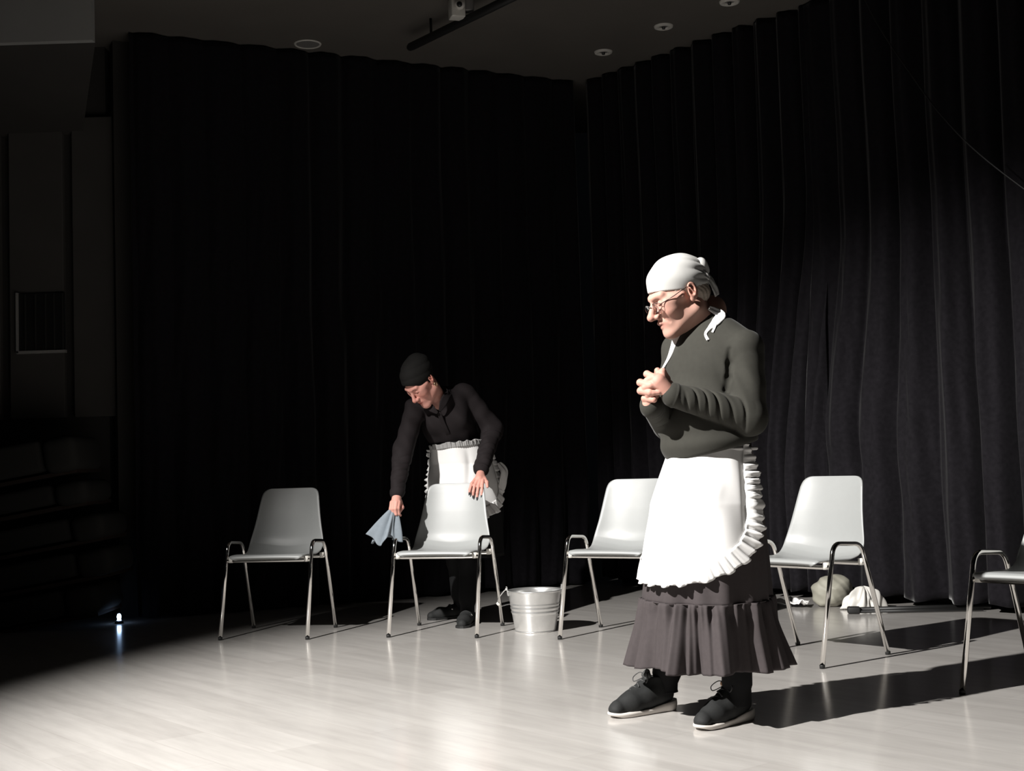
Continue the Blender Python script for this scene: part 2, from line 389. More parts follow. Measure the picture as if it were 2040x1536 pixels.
def pullB(s, z):
    w = sm(s, 3.0, 2.1) * sm(z, 2.4, 0.8); k = np.exp(-((z - 0.80) / 0.16) ** 2) * np.exp(-((s - 2.22) / 0.16) ** 2)
    dg = np.sin((s * 9 + z * 10.5)) * np.exp(-((s - 2.4) / 0.22) ** 2) * sm(z, 0.95, 0.6) * sm(z, 0.1, 0.35)
    return 0.10 * w, -0.05 * k + 0.016 * dg + 0.02 * sm(s, 2.6, 2.15) * sm(z, 1.4, 0.5)
curtain('stage_curtain', (CX, CY), AR, NR, 0.02, SEAM + 0.02, 'black velvet curtain panel with tight slanting folds behind the pale chair with bags', 11, amp=0.082, freq=36, pull=pullA, hem=0.05, ns=460)
curtain('stage_curtain', (CX + 0.02 * NR[0], CY + 0.02 * NR[1]), AR, NR, SEAM - 0.12, 5.4, 'black velvet curtain panel at right with broad straight folds and a rumpled edge', 23, amp=0.088, freq=29, pull=pullB, hem=0.045, ns=520)

# ------------------------------------------------------------------ ceiling fittings
def tubeobj(name, pts, r, m, parent=None, n=12): return MB().tube(pts, r, n).build(name, m, parent)
t = tag(empty('lighting_bar', (-0.593, 8.203, 3.58)), 'black lighting bar hung under the ceiling', 'bar')
d = Vector((0.634, -0.809, 0)).normalized()
MB().tube([Vector((0, 0, 0)), d * 0.02, d * 2.2], [0.02, 0.026, 0.026], 14).build('bar', M['black_metal'], t)
for k in (0.25, 1.75):
    MB().tube([d * k, d * k + Vector((0, 0, 0.118))], 0.008, 8).build('hanger', M['black_metal'], t)
t = tag(empty('ceiling_clamp', (-0.262, 7.68, 3.70)), 'pale metal clamp box on the ceiling beside the black bar', 'clamp')
MB().box((0, 0, -0.06), (0.085, 0.09, 0.12), Matrix.Rotation(0.3, 3, 'Z'), bev=0.006).build('body', M['white_metal'], t)
MB().tube([(0.02, -0.045, -0.055), (0.02, -0.075, -0.06)], 0.03, 16).build('collar', M['white_metal'], t)
MB().tube([(0.02, -0.070, -0.06), (0.02, -0.078, -0.061)], 0.017, 14).build('bolt', M['black_metal'], t)
MB().box((0.075, 0.02, -0.04), (0.06, 0.06, 0.07), bev=0.006).build('bracket', M['grey_metal'], t)
for i, (x, y, lab) in enumerate(((0.701, 8.789, 'unlit round ceiling downlight nearest the curtain corner'), (1.059, 8.295, 'unlit round ceiling downlight in the middle of the three'),
                               (1.418, 7.874, 'unlit round ceiling downlight cut by the top edge of the photo'))):
    t = tag(empty('downlight', (x, y, 3.70)), lab, 'downlight', 'recessed ceiling downlights')
    MB().lathe([(0.030, -0.001), (0.034, -0.010), (0.050, -0.014), (0.060, -0.010), (0.063, 0.0)], 28).build('rim', M['white_metal'], t)
    MB().lathe([(0.0005, -0.006), (0.02, -0.005), (0.033, -0.002), (0.034, 0.0)], 20).build('lamp_face', M['grey_metal'], t)
    MB().lathe([(0.0005, -0.022), (0.010, -0.020), (0.013, -0.006)], 14).build('bulb_tip', M['black_metal'], t)
t = tag(empty('ceiling_disc', (-1.279, 8.43, 3.70)), 'thin pale ceiling ring half hidden by the back curtain top', 'ceiling ring')
MB().lathe([(0.075, 0.0), (0.080, -0.006), (0.086, -0.007), (0.090, 0.0)], 36).build('ring', M['white_metal'], t)
MB().lathe([(0.0005, -0.003), (0.075, -0.003)], 36).build('cover', M['grey_metal'], t)
tag(MB().tube(bez([(2.04, 7.37, 3.69), (2.12, 7.20, 3.32), (2.22, 7.00, 2.98), (2.33, 6.80, 2.66), (2.48, 6.58, 2.36), (2.8, 6.2, 1.9)], 6), 0.004, 6).build('hanging_cable', M['rubber']),
    'thin dark cable sagging across the right curtain', 'cable')

# ------------------------------------------------------------------ far left: stack of pads, diode on the floor
ST = [(-2.86, 0.10, 0.20, 1.02, 'bottom'), (-2.80, 0.32, 0.19, 1.05, 'second'), (-2.82, 0.53, 0.18, 1.02, 'third'), (-2.88, 0.74, 0.17, 0.95, 'fourth'), (-2.93, 0.97, 0.24, 0.92, 'topmost')]
for cx, z, th, w, lab in ST:
    t = tag(empty('stacked_bench_pad', (cx - 0.10, 7.86, z)), {'bottom': 'dim grey bench pad at the bottom of the left stack', 'second': 'dim grey bench pad, second from the floor in the left stack',
        'third': 'dim grey bench pad in the middle of the left stack', 'fourth': 'dim grey bench pad, fourth from the floor in the left stack',
        'topmost': 'dim grey bench pad, thickest and topmost of the left stack'}[lab], 'pad', 'bench pads stacked at far left')
    Rt = Matrix.Rotation(math.radians(-9), 3, 'Y')
    MB().box((-0.09, 0, 0), (w - 0.22, 0.5, th - 0.05), Rt, bev=0.03).build('cushion', M['pad'], t)
    MB().box(Rt @ Vector((w / 2 - 0.09, -0.02, 0.0)), (0.20, 0.5, th - 0.03), Rt, bev=0.05).build('end_cap', M['pad'], t)
    MB().box(Rt @ Vector((0, 0.02, -th / 2 + 0.012)), (w - 0.04, 0.46, 0.022), Rt).build('board', M['wood'], t, False)
t = tag(empty('floor_marker_light', (-2.425, 7.93, 0.0)), 'tiny blue-white diode glowing on the floor at far left', 'light')
MB().lathe([(0.0005, 0.0), (0.026, 0.0), (0.026, 0.012), (0.018, 0.016), (0.0005, 0.016)], 18).build('base', M['rubber'], t)
MB().lathe([(0.0005, 0.060), (0.010, 0.055), (0.0135, 0.040), (0.010, 0.025), (0.014, 0.018), (0.0005, 0.016)], 14).build('bulb', M['led'], t)

# ------------------------------------------------------------------ chairs
def make_chair(name):
    t = empty(name)
    prof = np.array([  # y, z, half width, edge lift, edge pull forward
        [-0.190, 0.420, 0.168, -0.002, 0], [-0.202, 0.430, 0.186, -0.003, 0], [-0.200, 0.440, 0.202, -0.004, 0], [-0.185, 0.447, 0.211, -0.003, 0],
        [-0.12, 0.446, 0.213, 0.000, 0], [-0.04, 0.438, 0.212, 0.004, 0], [0.04, 0.432, 0.213, 0.008, 0], [0.10, 0.435, 0.217, 0.018, 0.004],
        [0.14, 0.450, 0.219, 0.026, 0.016], [0.165, 0.478, 0.217, 0.022, 0.028], [0.180, 0.515, 0.211, 0.012, 0.034], [0.192, 0.57, 0.200, 0.004, 0.034],
        [0.207, 0.64, 0.188, 0, 0.031], [0.222, 0.70, 0.179, 0, 0.028], [0.234, 0.745, 0.172, 0, 0.025], [0.238, 0.760, 0.168, 0, 0.022],
        [0.241, 0.772, 0.163, 0, 0.019], [0.2435, 0.782, 0.154, 0, 0.015], [0.245, 0.789, 0.141, 0, 0.011], [0.246, 0.793, 0.124, 0, 0.008]])
    L = np.concatenate([[0], np.cumsum(np.linalg.norm(np.diff(prof[:, :2], axis=0), axis=1))]); L /= L[-1]
    dense = np.linspace(0, 1, 601); g = np.exp(-(np.arange(-40, 41) / 14.0) ** 2); g /= g.sum(); tab = []
    for i in range(5):
        q = np.interp(dense, L, prof[:, i]); qs = np.convolve(np.concatenate([2 * q[0] - q[40:0:-1], q, 2 * q[-1] - q[-2:-42:-1]]), g, 'valid'); w = sm(dense, 0.06, 0.12) * sm(dense, 0.93, 0.87); tab.append(q * (1 - w) + qs * w)
    vs = np.unique(np.concatenate([np.linspace(0, 1, 46), L, np.linspace(.9, 1, 14)]))
    nv = len(vs)
    def F(U, V):
        Vr = vs[np.round(V * (nv - 1)).astype(int)]
        y, z, hw, li, fw = (np.interp(Vr, dense, tab[i]) for i in range(5))
        a = 2 * U - 1; e = np.abs(a) ** 2.6
        rim = np.clip((np.abs(a) - 0.93) / 0.07, 0, 1) ** 2            # rolled outer rim
        back = sm(z, 0.47, 0.6); 
        return np.stack([a * hw, y - fw * e + 0.006 * rim * back, z + li * e - 0.006 * rim * (1 - back) - 0.010 * (1 - back) * np.exp(-(a / .5) ** 2) * sm(y, -0.19, -0.1)], -1)
    o = grid_obj('seat_shell', F, 41, nv, M['plastic'], t, thick=0.006, offset=-1.0)
    md = o.modifiers.new('smooth', 'SUBSURF'); md.levels = 1; md.render_levels = 1
    for s in (-1, 1):
        pts = [(s * .2435, -.2406, .012), (s * .2400, -.122, .513), (s * .2400, .083, .499), (s * .2435, .2402, .012)]
        MB().tube(fillet(pts, 0.05, 7), 0.0105, 12).build('side_frame', M['chrome'], t)
        for y in (-.2420, .2412): MB().lathe([(0.0005, 0), (0.0115, 0), (0.0118, 0.013), (0.0105, 0.016)], 14, (s * .2437, y, 0)).build('foot_cap', M['rubber'], t)
    for y in (-0.145, 0.115):
        zz = 0.415
        MB().tube(fillet([(-.236, y, zz), (-.20, y, zz - 0.004), (.20, y, zz - 0.004), (.236, y, zz)], 0.02, 4), 0.0095, 10).build('crossbar', M['chrome'], t)
        for s in (-1, 1):
            MB().lathe([(0.0005, 0), (0.014, 0), (0.014, 0.03), (0.0005, 0.03)], 12, (s * .214, y, zz - 0.012)).build('clamp', M['white_metal'], t)
    return t
def dup(root):
    r = root.copy(); COL.objects.link(r)
    for ch in list(root.children): c = ch.copy(); COL.objects.link(c); c.parent = r
    return r
chair0 = make_chair('stacking_chair')
for i, (x, y, th, lab) in enumerate((
        (-1.3202, 7.2006, -0.1745, 'dim grey plastic chair at the left end of the row, half in darkness'),
        (-0.3928, 7.0712, -0.2693, 'pale grey plastic chair that a person in black leans over, one hand on its back'),
        (0.5322, 6.713, -0.5089, 'pale grey plastic chair between the metal bucket and the standing person in the white headscarf'),
        (1.2847, 5.835, -0.8575, 'pale grey plastic chair just right of the standing person, bags lying behind it'),
        (1.96, 4.79, -0.90, 'shadowed chair cut off by the right edge of the photo'))):
    o = chair0 if i == 0 else dup(chair0)
    o.location = (x, y, 0); o.rotation_euler = (0, 0, th); tag(o, lab, 'chair', 'grey plastic stacking chairs in a row')

# ------------------------------------------------------------------ bucket
t = tag(empty('metal_bucket', (0.085, 6.985, 0), math.radians(8)), 'shiny galvanised metal bucket on the floor between two chairs', 'bucket')
H = 0.212; r0, r1 = 0.108, 0.142
pr = [(0.0005, 0.006), (r0 - 0.006, 0.006), (r0, 0.0), (r0 + 0.002, 0.004)]
for k in range(1, 41):
    z = H * k / 40; r = r0 + (r1 - r0) * z / H + (0.0028 if 0.098 < z < 0.107 or 0.119 < z < 0.128 or 0.138 < z < 0.146 else 0); pr.append((r, z))
pr += [(r1 + 0.004, H + 0.001), (r1 + 0.005, H + 0.005), (r1 + 0.001, H + 0.007), (r1 - 0.003, H)]
pr += [(r0 + (r1 - r0) * z / H - 0.003, z) for z in np.linspace(H - 0.01, 0.012, 12)] + [(0.0005, 0.011)]
MB().lathe(pr, 64).build('pail', M['zinc'], t)
for s in (-1, 1):
    e = MB(); e.box((s * (r1 + 0.004), 0, H + 0.004), (0.006, 0.030, 0.05), Matrix.Rotation(s * 0.14, 3, 'Y'), bev=0.002)
    e.tube([(s * (r1 + 0.002), 0, H + 0.014), (s * (r1 + 0.014), 0, H + 0.014)], 0.007, 10); e.build('ear', M['zinc'], t)
hp = [(-0.150, 0.0, H + 0.016), (-0.165, 0.01, H + 0.002), (-0.186, 0.03, H - 0.03), (-0.190, 0.06, H - 0.06), (-0.170, 0.09, H - 0.082), (-0.125, 0.13, H - 0.08), (-0.05, 0.172, H - 0.078), (0.04, 0.175, H - 0.075), (0.11, 0.14, H - 0.06), (0.152, 0.07, H - 0.03), (0.156, 0.0, H + 0.014)]
MB().tube(bez(hp, 6), 0.0028, 8).build('bail_handle', M['zinc'], t)
MB().tube([(-0.192, 0.062, H - 0.064), (-0.172, 0.088, H - 0.084)], 0.0085, 10).build('grip', M['white_metal'], t)

# ------------------------------------------------------------------ clutter behind the right chairs
def lump(name, c, r, m, parent, seed, amp=0.15, h=0.008, flat=None):
    S = SDF(); S.el((0, 0, 0), r, k=0.01)
    rs = np.random.RandomState(seed); dirs = rs.randn(9, 3) * 17; phs = rs.rand(9) * 6.28
    S.disp(lambda P: (amp * min(r) * sum(np.sin(P @ d + p) * np.sin(P @ d[::-1] * 0.8 + 2 * p) + 0.5 * np.abs(np.sin(P @ d * 1.7 + p)) - .3 for d, p in zip(dirs, phs)) / 3).astype(np.float32))
    S.plane((0, 0, -r[2] * 0.8), (0, 0, -1), 0.004)
    P, F = S.mesh([-max(r) * 1.6] * 3, [max(r) * 1.6] * 3, h)
    return mesh_obj(name, P + np.array(c), F, m, parent)
tag(lump('grey_bag', (1.84, 7.68, 0.080), (0.115, 0.085, 0.098), M['bag_grey'], None, 4, 0.20, 0.006), 'slumped grey-green bag on the floor under the right curtain', 'bag')
def pbF(U, V):
    a = U * 2 * math.pi; r = 0.125 * (1 - V) ** 0.62 * (1 + 0.22 * np.sin(3 * a + 1 + V) + 0.16 * np.sin(7 * a + 3 * V) + 0.10 * np.sin(13 * a - 5 * V)) + 0.004
    z = 0.006 + 0.125 * V ** 0.9 * (1 + 0.25 * np.sin(2 * a + .6) * (1 - V)) + 0.018 * np.sin(V * 3.1) * np.sin(5 * a + 4 * V)
    return np.stack([1.955 + 0.85 * r * np.cos(a) + 0.015 * V, 7.47 + 0.6 * r * np.sin(a), z], -1)
o = grid_obj('plastic_bag', pbF, 150, 26, M['bag_white'], closed_u=True, thick=0.002, offset=0)
tag(o, 'crumpled white plastic bag beside the grey-green bag', 'bag')
def ragF(U, V):
    x = (U - .5) * 0.25; y = (V - .5) * 0.15
    return np.stack([1.585 + x * 0.9 + y * .3, 7.74 - x * 0.55 + y, 0.014 + 0.022 * np.abs(wob(U * 9 + V * 3, 5)) + 0.012 * np.abs(np.sin(V * 8 + U * 5))], -1)
o = grid_obj('white_cloth', ragF, 40, 24, M['white'], thick=0.004); tag(o, 'flat white cloth dropped on the floor left of the grey-green bag', 'cloth')
t = tag(empty('folded_stand', (1.86, 7.30, 0.0), math.radians(-10)), 'black folded stand lying on the floor below the plastic bag', 'stand')
MB().tube([(0, 0, 0.02), (0.75, 0.10, 0.02)], 0.014, 12).build('tube', M['black_metal'], t)
MB().tube([(0.02, -0.025, 0.012), (0.70, 0.03, 0.012)], 0.008, 10).build('brace', M['black_metal'], t)
MB().box((0.005, -0.01, 0.02), (0.07, 0.06, 0.038), bev=0.01).build('end_block', M['rubber'], t)

# ------------------------------------------------------------------ people: shared builders
def head_sdf(female=False, neck_to=None):
    """head in its own frame: faces -Y, Z up, X to the person's left; origin between the ears"""
    S = SDF(); w = 0.93 if female else 1.0
    S.el((0, 0.014, 0.045), (0.078 * w, 0.099, 0.086), k=0.03)
    S.el((0, -0.030, -0.030), (0.064 * w, 0.066, 0.088), k=0.03)
    for s in (-1, 1):
        S.rc((s * 0.054 * w, 0.012, -0.068), (s * 0.012, -0.080, -0.108), 0.020, 0.019, 0.03)
        S.el((s * 0.041 * w, -0.064, -0.022), (0.026, 0.026, 0.030), k=0.025)
        S.rc((s * 0.050 * w, -0.070, 0.004), (s * 0.066 * w, -0.02, 0.000), 0.014, 0.012, 0.02)      # cheekbone
        S.rc((s * 0.012, -0.094, 0.029), (s * 0.046 * w, -0.078, 0.032), 0.010 if not female else 0.007, 0.010, 0.016)  # brow
    S.el((0, -0.085, -0.106), (0.021, 0.019, 0.018), k=0.02)                       # chin
    S.el((0, -0.080, -0.066), (0.032, 0.026, 0.030), k=0.02)                       # muzzle
    for s in (-1, 1):
        S.el((s * 0.031, -0.106, 0.008), (0.018, 0.020, 0.013), k=0.012, op='s')      # sockets
        S.el((s * 0.031, -0.079, 0.006), (0.0155, 0.0150, 0.0135), k=0.005)           # closed lids
        S.rc((s * 0.018, -0.0945, 0.000), (s * 0.045, -0.088, 0.001), 0.0022, 0.0022, 0.003, op='s')  # lash line
    nz = 0.85 if female else 1.02
    S.rc((0, -0.092, 0.020), (0, -0.094 - 0.030 * nz, -0.024), 0.0085, 0.0125 * nz, 0.010)
    S.el((0, -0.096 - 0.030 * nz, -0.029), (0.0145 * nz, 0.013, 0.0125), k=0.008)
    for s in (-1, 1):
        fd = 0.35 if female else 0.7
        S.el((s * 0.0145 * nz, -0.107, -0.034), (0.0105, 0.014, 0.010), k=0.007)
        S.el((s * 0.008, -0.114, -0.045), (0.0045, 0.007, 0.005), k=0.003, op='s')
        S.rc((s * 0.022, -0.104, -0.036), (s * 0.038, -0.089, -0.068), 0.003 * fd, 0.0028 * fd, 0.014 * fd, op='s')   # nasolabial fold
    S.chain([(-0.022, -0.091, -0.066), (-0.008, -0.1045, -0.0595), (0, -0.1045, -0.061), (0.008, -0.1045, -0.0595), (0.022, -0.091, -0.066)], [0.003, 0.006, 0.0055, 0.006, 0.003], 0.006)
    S.chain([(-0.019, -0.092, -0.072), (0, -0.1015, -0.0765), (0.019, -0.092, -0.072)], [0.003, 0.0068, 0.003], 0.006)
    S.chain([(-0.024, -0.090, -0.068), (0, -0.1085, -0.0682), (0.024, -0.090, -0.068)], [0.0014, 0.0016, 0.0014], 0.003, op='s')
    for s in (-1, 1):                                                               # ears
        R = rotz(s * 0.35) @ rotx(-0.2)
        S.el((s * 0.080 * w, 0.020, 0.000), (0.010, 0.021, 0.033), R, k=0.008)
        S.el((s * 0.089 * w, 0.015, 0.004), (0.008, 0.012, 0.020), R, k=0.005, op='s')
        S.el((s * 0.0795 * w, 0.008, -0.027), (0.007, 0.009, 0.011), k=0.006)
        S.rc((s * 0.086 * w, 0.012, 0.012), (s * 0.085 * w, 0.022, -0.012), 0.003, 0.003, 0.004)
    if not female:
        S.rc((0, -0.052, -0.108), (0, 0.0, -0.095), 0.022, 0.03, 0.02)               # soft under-chin
    if neck_to is not None: S.rc((0, 0.022, -0.050), neck_to, 0.058 * w, 0.060 * w, 0.03)
    return S

def face_tint(P, female=False):
    T = np.ones((len(P), 3)); x, y, z = P.T
    def dab(c, r, col):
        g = np.exp(-(((P - np.array(c)) / np.array(r)) ** 2).sum(1))[:, None]; T[:] = T * (1 - g) + T * g * np.array(col)
    dab((0, -0.104, -0.068), (0.022, 0.02, 0.009), (0.82, 0.55, 0.55) if not female else (0.7, 0.30, 0.30))
    for s in (-1, 1):
        dab((s * 0.042, -0.075, -0.03), (0.024, 0.03, 0.024), (1.0, 0.84, 0.82))
        dab((s * 0.032, -0.095, 0.030), (0.022, 0.02, 0.005), (0.62, 0.55, 0.52) if not female else (0.35, 0.28, 0.26))
        dab((s * 0.031, -0.092, 0.000), (0.016, 0.015, 0.0035), (0.55, 0.42, 0.42))
        dab((s * 0.082, 0.018, 0.0), (0.02, 0.03, 0.035), (1.0, 0.82, 0.78))
    dab((0, -0.125, -0.028), (0.016, 0.02, 0.016), (1.0, 0.80, 0.78))
    return T

def frame(F):   # forward F -> columns: local X (left), local Y (backwards), Z
    F = np.array(F, float); F /= np.linalg.norm(F); Y = -F; Z = np.array([0, 0, 1.]); X = np.cross(Y, Z); X /= np.linalg.norm(X); Z = np.cross(X, Y)
    return np.stack([X, Y, Z], 1)

def join_parts(parts):
    V = []; F = []; T = []; n = 0
    for p in parts:
        P, f = p[0], p[1]; V.append(P); F.append(f + n); n += len(P); T.append(p[2] if len(p) > 2 else np.ones((len(P), 3)))
    return np.concatenate(V), np.concatenate(F), np.concatenate(T)

def finger(S, pts, r0, r1, k=0.004):
    n = len(pts); S.chain(pts, [r0 + (r1 - r0) * i / (n - 1) for i in range(n)], k)

# ------------------------------------------------------------------ garments that wrap an axis: azimuth 0 faces the camera, + to the right
def ring_surface(cfun, rfun, phi, z): 
    c = cfun(z); r = rfun(phi, z); return np.stack([c[0] + r * np.sin(phi), c[1] - r * np.cos(phi), z + 0 * r], -1)

# ================================================================== the standing person in headscarf and apron
MO = np.array([0.58, 4.55, 0.0])          # base of the figure
hF = np.array([-math.sin(math.radians(74)) * math.cos(math.radians(25)), -math.cos(math.radians(74)) * math.cos(math.radians(25)), -math.sin(math.radians(25))])
hR = frame(hF); hO = np.array([0.012, -0.035, 1.466]); hS = 1.02
def toH(p):
    q = ((np.array(p) - hO) @ hR) / hS; q[2] = q[2] / 0.93 if q[2] < 0 else q[2]; return q
def fromH(P):
    P = np.array(P, float); P[..., 2] = np.where(P[..., 2] < 0, P[..., 2] * 0.93, P[..., 2]); return P * hS @ hR.T + hO
SH = head_sdf(False, toH((0.135, 0.015, 1.30)))
P, F = SH.mesh((-0.14, -0.17, -0.24), (0.14, 0.20, 0.15), 0.0021)
parts = [(fromH(P), F, face_tint(P))]
# hands clasped in front of the chest (left one nearer the camera)
HS = SDF()
# right hand: fist of four stacked fingers showing at the left, palm behind, thumb on top
rw = (-0.118, -0.165, 1.085)
HS.rc(rw, (-0.105, -0.165, 1.140), 0.026, 0.030, 0.012)
for (a, b_, c, r) in (((-0.098, -0.150, 1.172), (-0.123, -0.178, 1.186), (-0.105, -0.208, 1.174), 0.0125),
                     ((-0.108, -0.150, 1.150), (-0.147, -0.180, 1.158), (-0.118, -0.212, 1.146), 0.0130),
                     ((-0.108, -0.150, 1.128), (-0.147, -0.180, 1.130), (-0.118, -0.212, 1.122), 0.0128),
                     ((-0.104, -0.150, 1.106), (-0.134, -0.178, 1.104), (-0.106, -0.206, 1.098), 0.0120)):
    finger(HS, [a, b_, c], r, r * 0.9)
HS.rc((-0.085, -0.150, 1.165), (-0.088, -0.185, 1.196), 0.013, 0.011, 0.005)
# left hand: back of the hand rises from the cuff, fingers fold over the right fist, index knuckle high, thumb tucked beside the chest
lw = (-0.052, -0.205, 1.118)
HS.rc(lw, (-0.088, -0.212, 1.158), 0.027, 0.026, 0.012)
HS.rc((-0.074, -0.208, 1.140), (-0.078, -0.196, 1.176), 0.020, 0.018, 0.010)
for (a, b_, c, d_, r) in (((-0.074, -0.210, 1.170), (-0.073, -0.205, 1.192), (-0.058, -0.196, 1.168), (-0.052, -0.192, 1.150), 0.0118),
                         ((-0.088, -0.216, 1.160), (-0.104, -0.214, 1.172), (-0.126, -0.196, 1.164), (-0.132, -0.176, 1.158), 0.0105),
                         ((-0.094, -0.218, 1.142), (-0.114, -0.216, 1.146), (-0.134, -0.200, 1.140), (-0.140, -0.180, 1.138), 0.0105),
                         ((-0.090, -0.216, 1.122), (-0.108, -0.214, 1.120), (-0.124, -0.198, 1.114), (-0.128, -0.182, 1.112), 0.0098)):
    finger(HS, [a, b_, c, d_], r, r * 0.85)
HS.chain([(-0.058, -0.190, 1.128), (-0.048, -0.176, 1.150), (-0.062, -0.172, 1.170)], [0.015, 0.012, 0.010], 0.006)
P, F = HS.mesh((-0.18, -0.25, 1.04), (0.0, -0.11, 1.23), 0.0018)
parts.append((P, F, np.ones((len(P), 3)) * np.array([1, 0.92, 0.92])))
# trunk, arms and legs under the clothes
BS = SDF()
fv = np.array([-0.77, -0.64, 0]); lv = np.array([0.64, -0.77, 0]); RT = np.stack([lv, -fv, [0, 0, 1]], 1)
BS.el((0.11, 0.0, 1.18), (0.150, 0.098, 0.20), RT, k=0.04); BS.el((0.09, -0.01, 0.99), (0.145, 0.125, 0.15), RT, k=0.05)
BS.el((0.10, 0.02, 0.86), (0.150, 0.115, 0.13), RT, k=0.05); BS.rc((0.135, 0.015, 1.30), (0.135, 0.01, 1.42), 0.058, 0.050, 0.03)
shL = np.array([0.222, -0.118, 1.268]); elL = np.array([0.222, -0.160, 1.032]); wrL = np.array([-0.040, -0.200, 1.112])
shR = np.array([0.030, 0.120, 1.285]); elR = np.array([-0.020, 0.100, 1.015]); wrR = np.array([-0.108, -0.150, 1.080])
for sh, el_, wr in ((shL, elL, wrL), (shR, elR, wrR)):
    BS.rc((0.12, 0.01, 1.31), sh, 0.055, 0.050, 0.03); BS.rc(sh, el_, 0.046, 0.036, 0.02); BS.rc(el_, wr, 0.036, 0.024, 0.02)
hipR = np.array([0.03, 0.09, 0.86]); hipL = np.array([0.17, -0.06, 0.86]); anR = np.array([-0.062, 0.155, 0.10]); anL = np.array([0.150, -0.100, 0.10])
for hp_, an in ((hipR, anR), (hipL, anL)):
    kn = (hp_ + an) / 2 + fv * 0.03; BS.chain([hp_, kn, an], [0.070, 0.036, 0.026], 0.03)
P, F = BS.mesh((-0.2, -0.30, 0.02), (0.36, 0.30, 1.46), 0.008); parts.append((P, F))
V_, F_, T_ = join_parts(parts)
man = mesh_obj('person', V_, F_, M['skin_man'], None, True, T_); man.location = MO
tag(man, 'standing person in white headscarf, dark sweater and white apron, hands clasped', 'person')

# sweater
SW = SDF()
SW.el((0.115, 0.0, 1.19), (0.178, 0.122, 0.215), RT, k=0.05)
SW.el((0.092, -0.012, 1.01), (0.172, 0.158, 0.165), RT, k=0.05); SW.el((0.104, -0.008, 0.945), (0.168, 0.158, 0.115), RT, k=0.03)
SW.rc((0.12, 0.015, 1.315), shL + np.array([0, 0, 0.0]), 0.075, 0.066, 0.04); SW.rc((0.12, 0.015, 1.315), shR, 0.075, 0.066, 0.04)
SW.rc((0.125, 0.012, 1.32), (0.128, 0.006, 1.372), 0.070, 0.062, 0.03)
def sleeve(a, b_, c, seed, r=(0.064, 0.058, 0.040), amp=0.010, s=4.0):
    a, b_, c = (np.array(q, np.float32) for q in (a, b_, c))
    def f(P):
        def seg(A, B, ra, rb):
            ba = B - A; h = np.clip((P - A) @ ba / (ba @ ba), 0, 1); return np.linalg.norm(P - A - h[:, None] * ba, axis=1) - (ra + (rb - ra) * h), h
        d1, h1 = seg(a, b_, r[0], r[1]); d2, h2 = seg(b_, c, r[1], r[2])
        ba = (c - b_) / np.linalg.norm(c - b_); side = np.cross(ba, [0, 0, 1.]); side *= -np.sign(side[1]) / np.linalg.norm(side); upv = np.cross(side, ba); upv *= np.sign(upv[2])
        rel = P - b_; ang = np.arctan2(rel @ upv, rel @ side); L2 = float(np.linalg.norm(c - b_))
        # sleeve rucked up along the forearm: ridges that lean round the arm
        q = h2 * L2 * 150 - s * ang + 0.7 * np.sin(2 * ang + seed) + 0.9 * np.sin(h2 * 9 + seed)
        d2 = d2 + amp * (np.exp(-(np.sin(q / 2) / 0.42) ** 2) - 0.35) * np.clip(h2 * 7, 0, 1) * np.clip((0.93 - h2) * 8, 0, 1) * sm(ang, -1.9, -0.6) * (0.75 + 0.25 * np.sin(q * 0.37 + seed))
        d2 = d2 - 0.004 * np.exp(-((h2 - 0.985) / 0.02) ** 2)
        q1 = h1 * 16 + 2.0 * np.sin(np.arctan2((P - a)[:, 1], (P - a)[:, 0]) * 2 + seed)
        d1 = d1 - 0.0015 * np.sin(q1) * np.clip(h1 * 3, 0, 1)
        k = 0.015; h = np.clip(0.5 + 0.5 * (d1 - d2) / k, 0, 1); return d1 + (d2 - d1) * h - k * h * (1 - h)
    return f
SW.fn(sleeve(shL, elL, wrL, 0.4), (shL + elL + wrL) / 3, 0.32, 0.005)
SW.fn(sleeve(shR, elR, wrR, 2.1), (shR + elR + wrR) / 3, 0.32, 0.012)
def swf(P):       # soft drag folds over the belly and from the armpit
    x, y, z = P.T
    q = (z - 0.98) * 42 + (x - 0.1) * -9
    a = np.exp(-((z - 0.955) / 0.035) ** 2); b_ = np.exp(-((x - 0.17) / 0.05) ** 2) * np.exp(-((z - 1.16) / 0.07) ** 2)
    return (0.006 * np.sin(q) * a + 0.005 * np.sin(x * 90 + z * 40) * b_ + 0.0015 * np.sin(z * 37 + x * 23) * np.sin(x * 31 - y * 27)).astype(np.float32)
SW.disp(swf)
def hug(x, z, gap=0.004):
    ys = np.linspace(-0.34, 0.2, 541); d = SW(np.stack([np.full(541, x), ys, np.full(541, z)], 1).astype(np.float32)); k = np.argmax(d < gap)
    return (x, float(ys[k]), z) if (d < gap).any() else (x, -0.10, z)
cr_ = [hug(0.162, 1.262, 0.0), hug(0.160, 1.215, 0.0), hug(0.155, 1.165, 0.0), hug(0.146, 1.125, 0.0)]
SW.chain(cr_, [0.003, 0.007, 0.009, 0.006], 0.014, op='s')          # fold where the sleeve meets the chest
SW.fn(lambda P: np.linalg.norm((P - np.array([0.122, 0.0, 1.40])) * np.array([1, 1, 0.7]), axis=1) - 0.058, (0.122, 0, 1.40), 0.09, 0.006, op='s')
hem_n = np.array([0.22, 0.0, -1.0]); SW.plane((0.0, 0, 0.893), hem_n, 0.012)
P, F = SW.mesh((-0.20, -0.32, 0.84), (0.36, 0.28, 1.46), 0.0032)
mesh_obj('sweater', P, F, M['sweater'], man)['label'] = 'dark olive-grey knitted sweater with rucked sleeves'

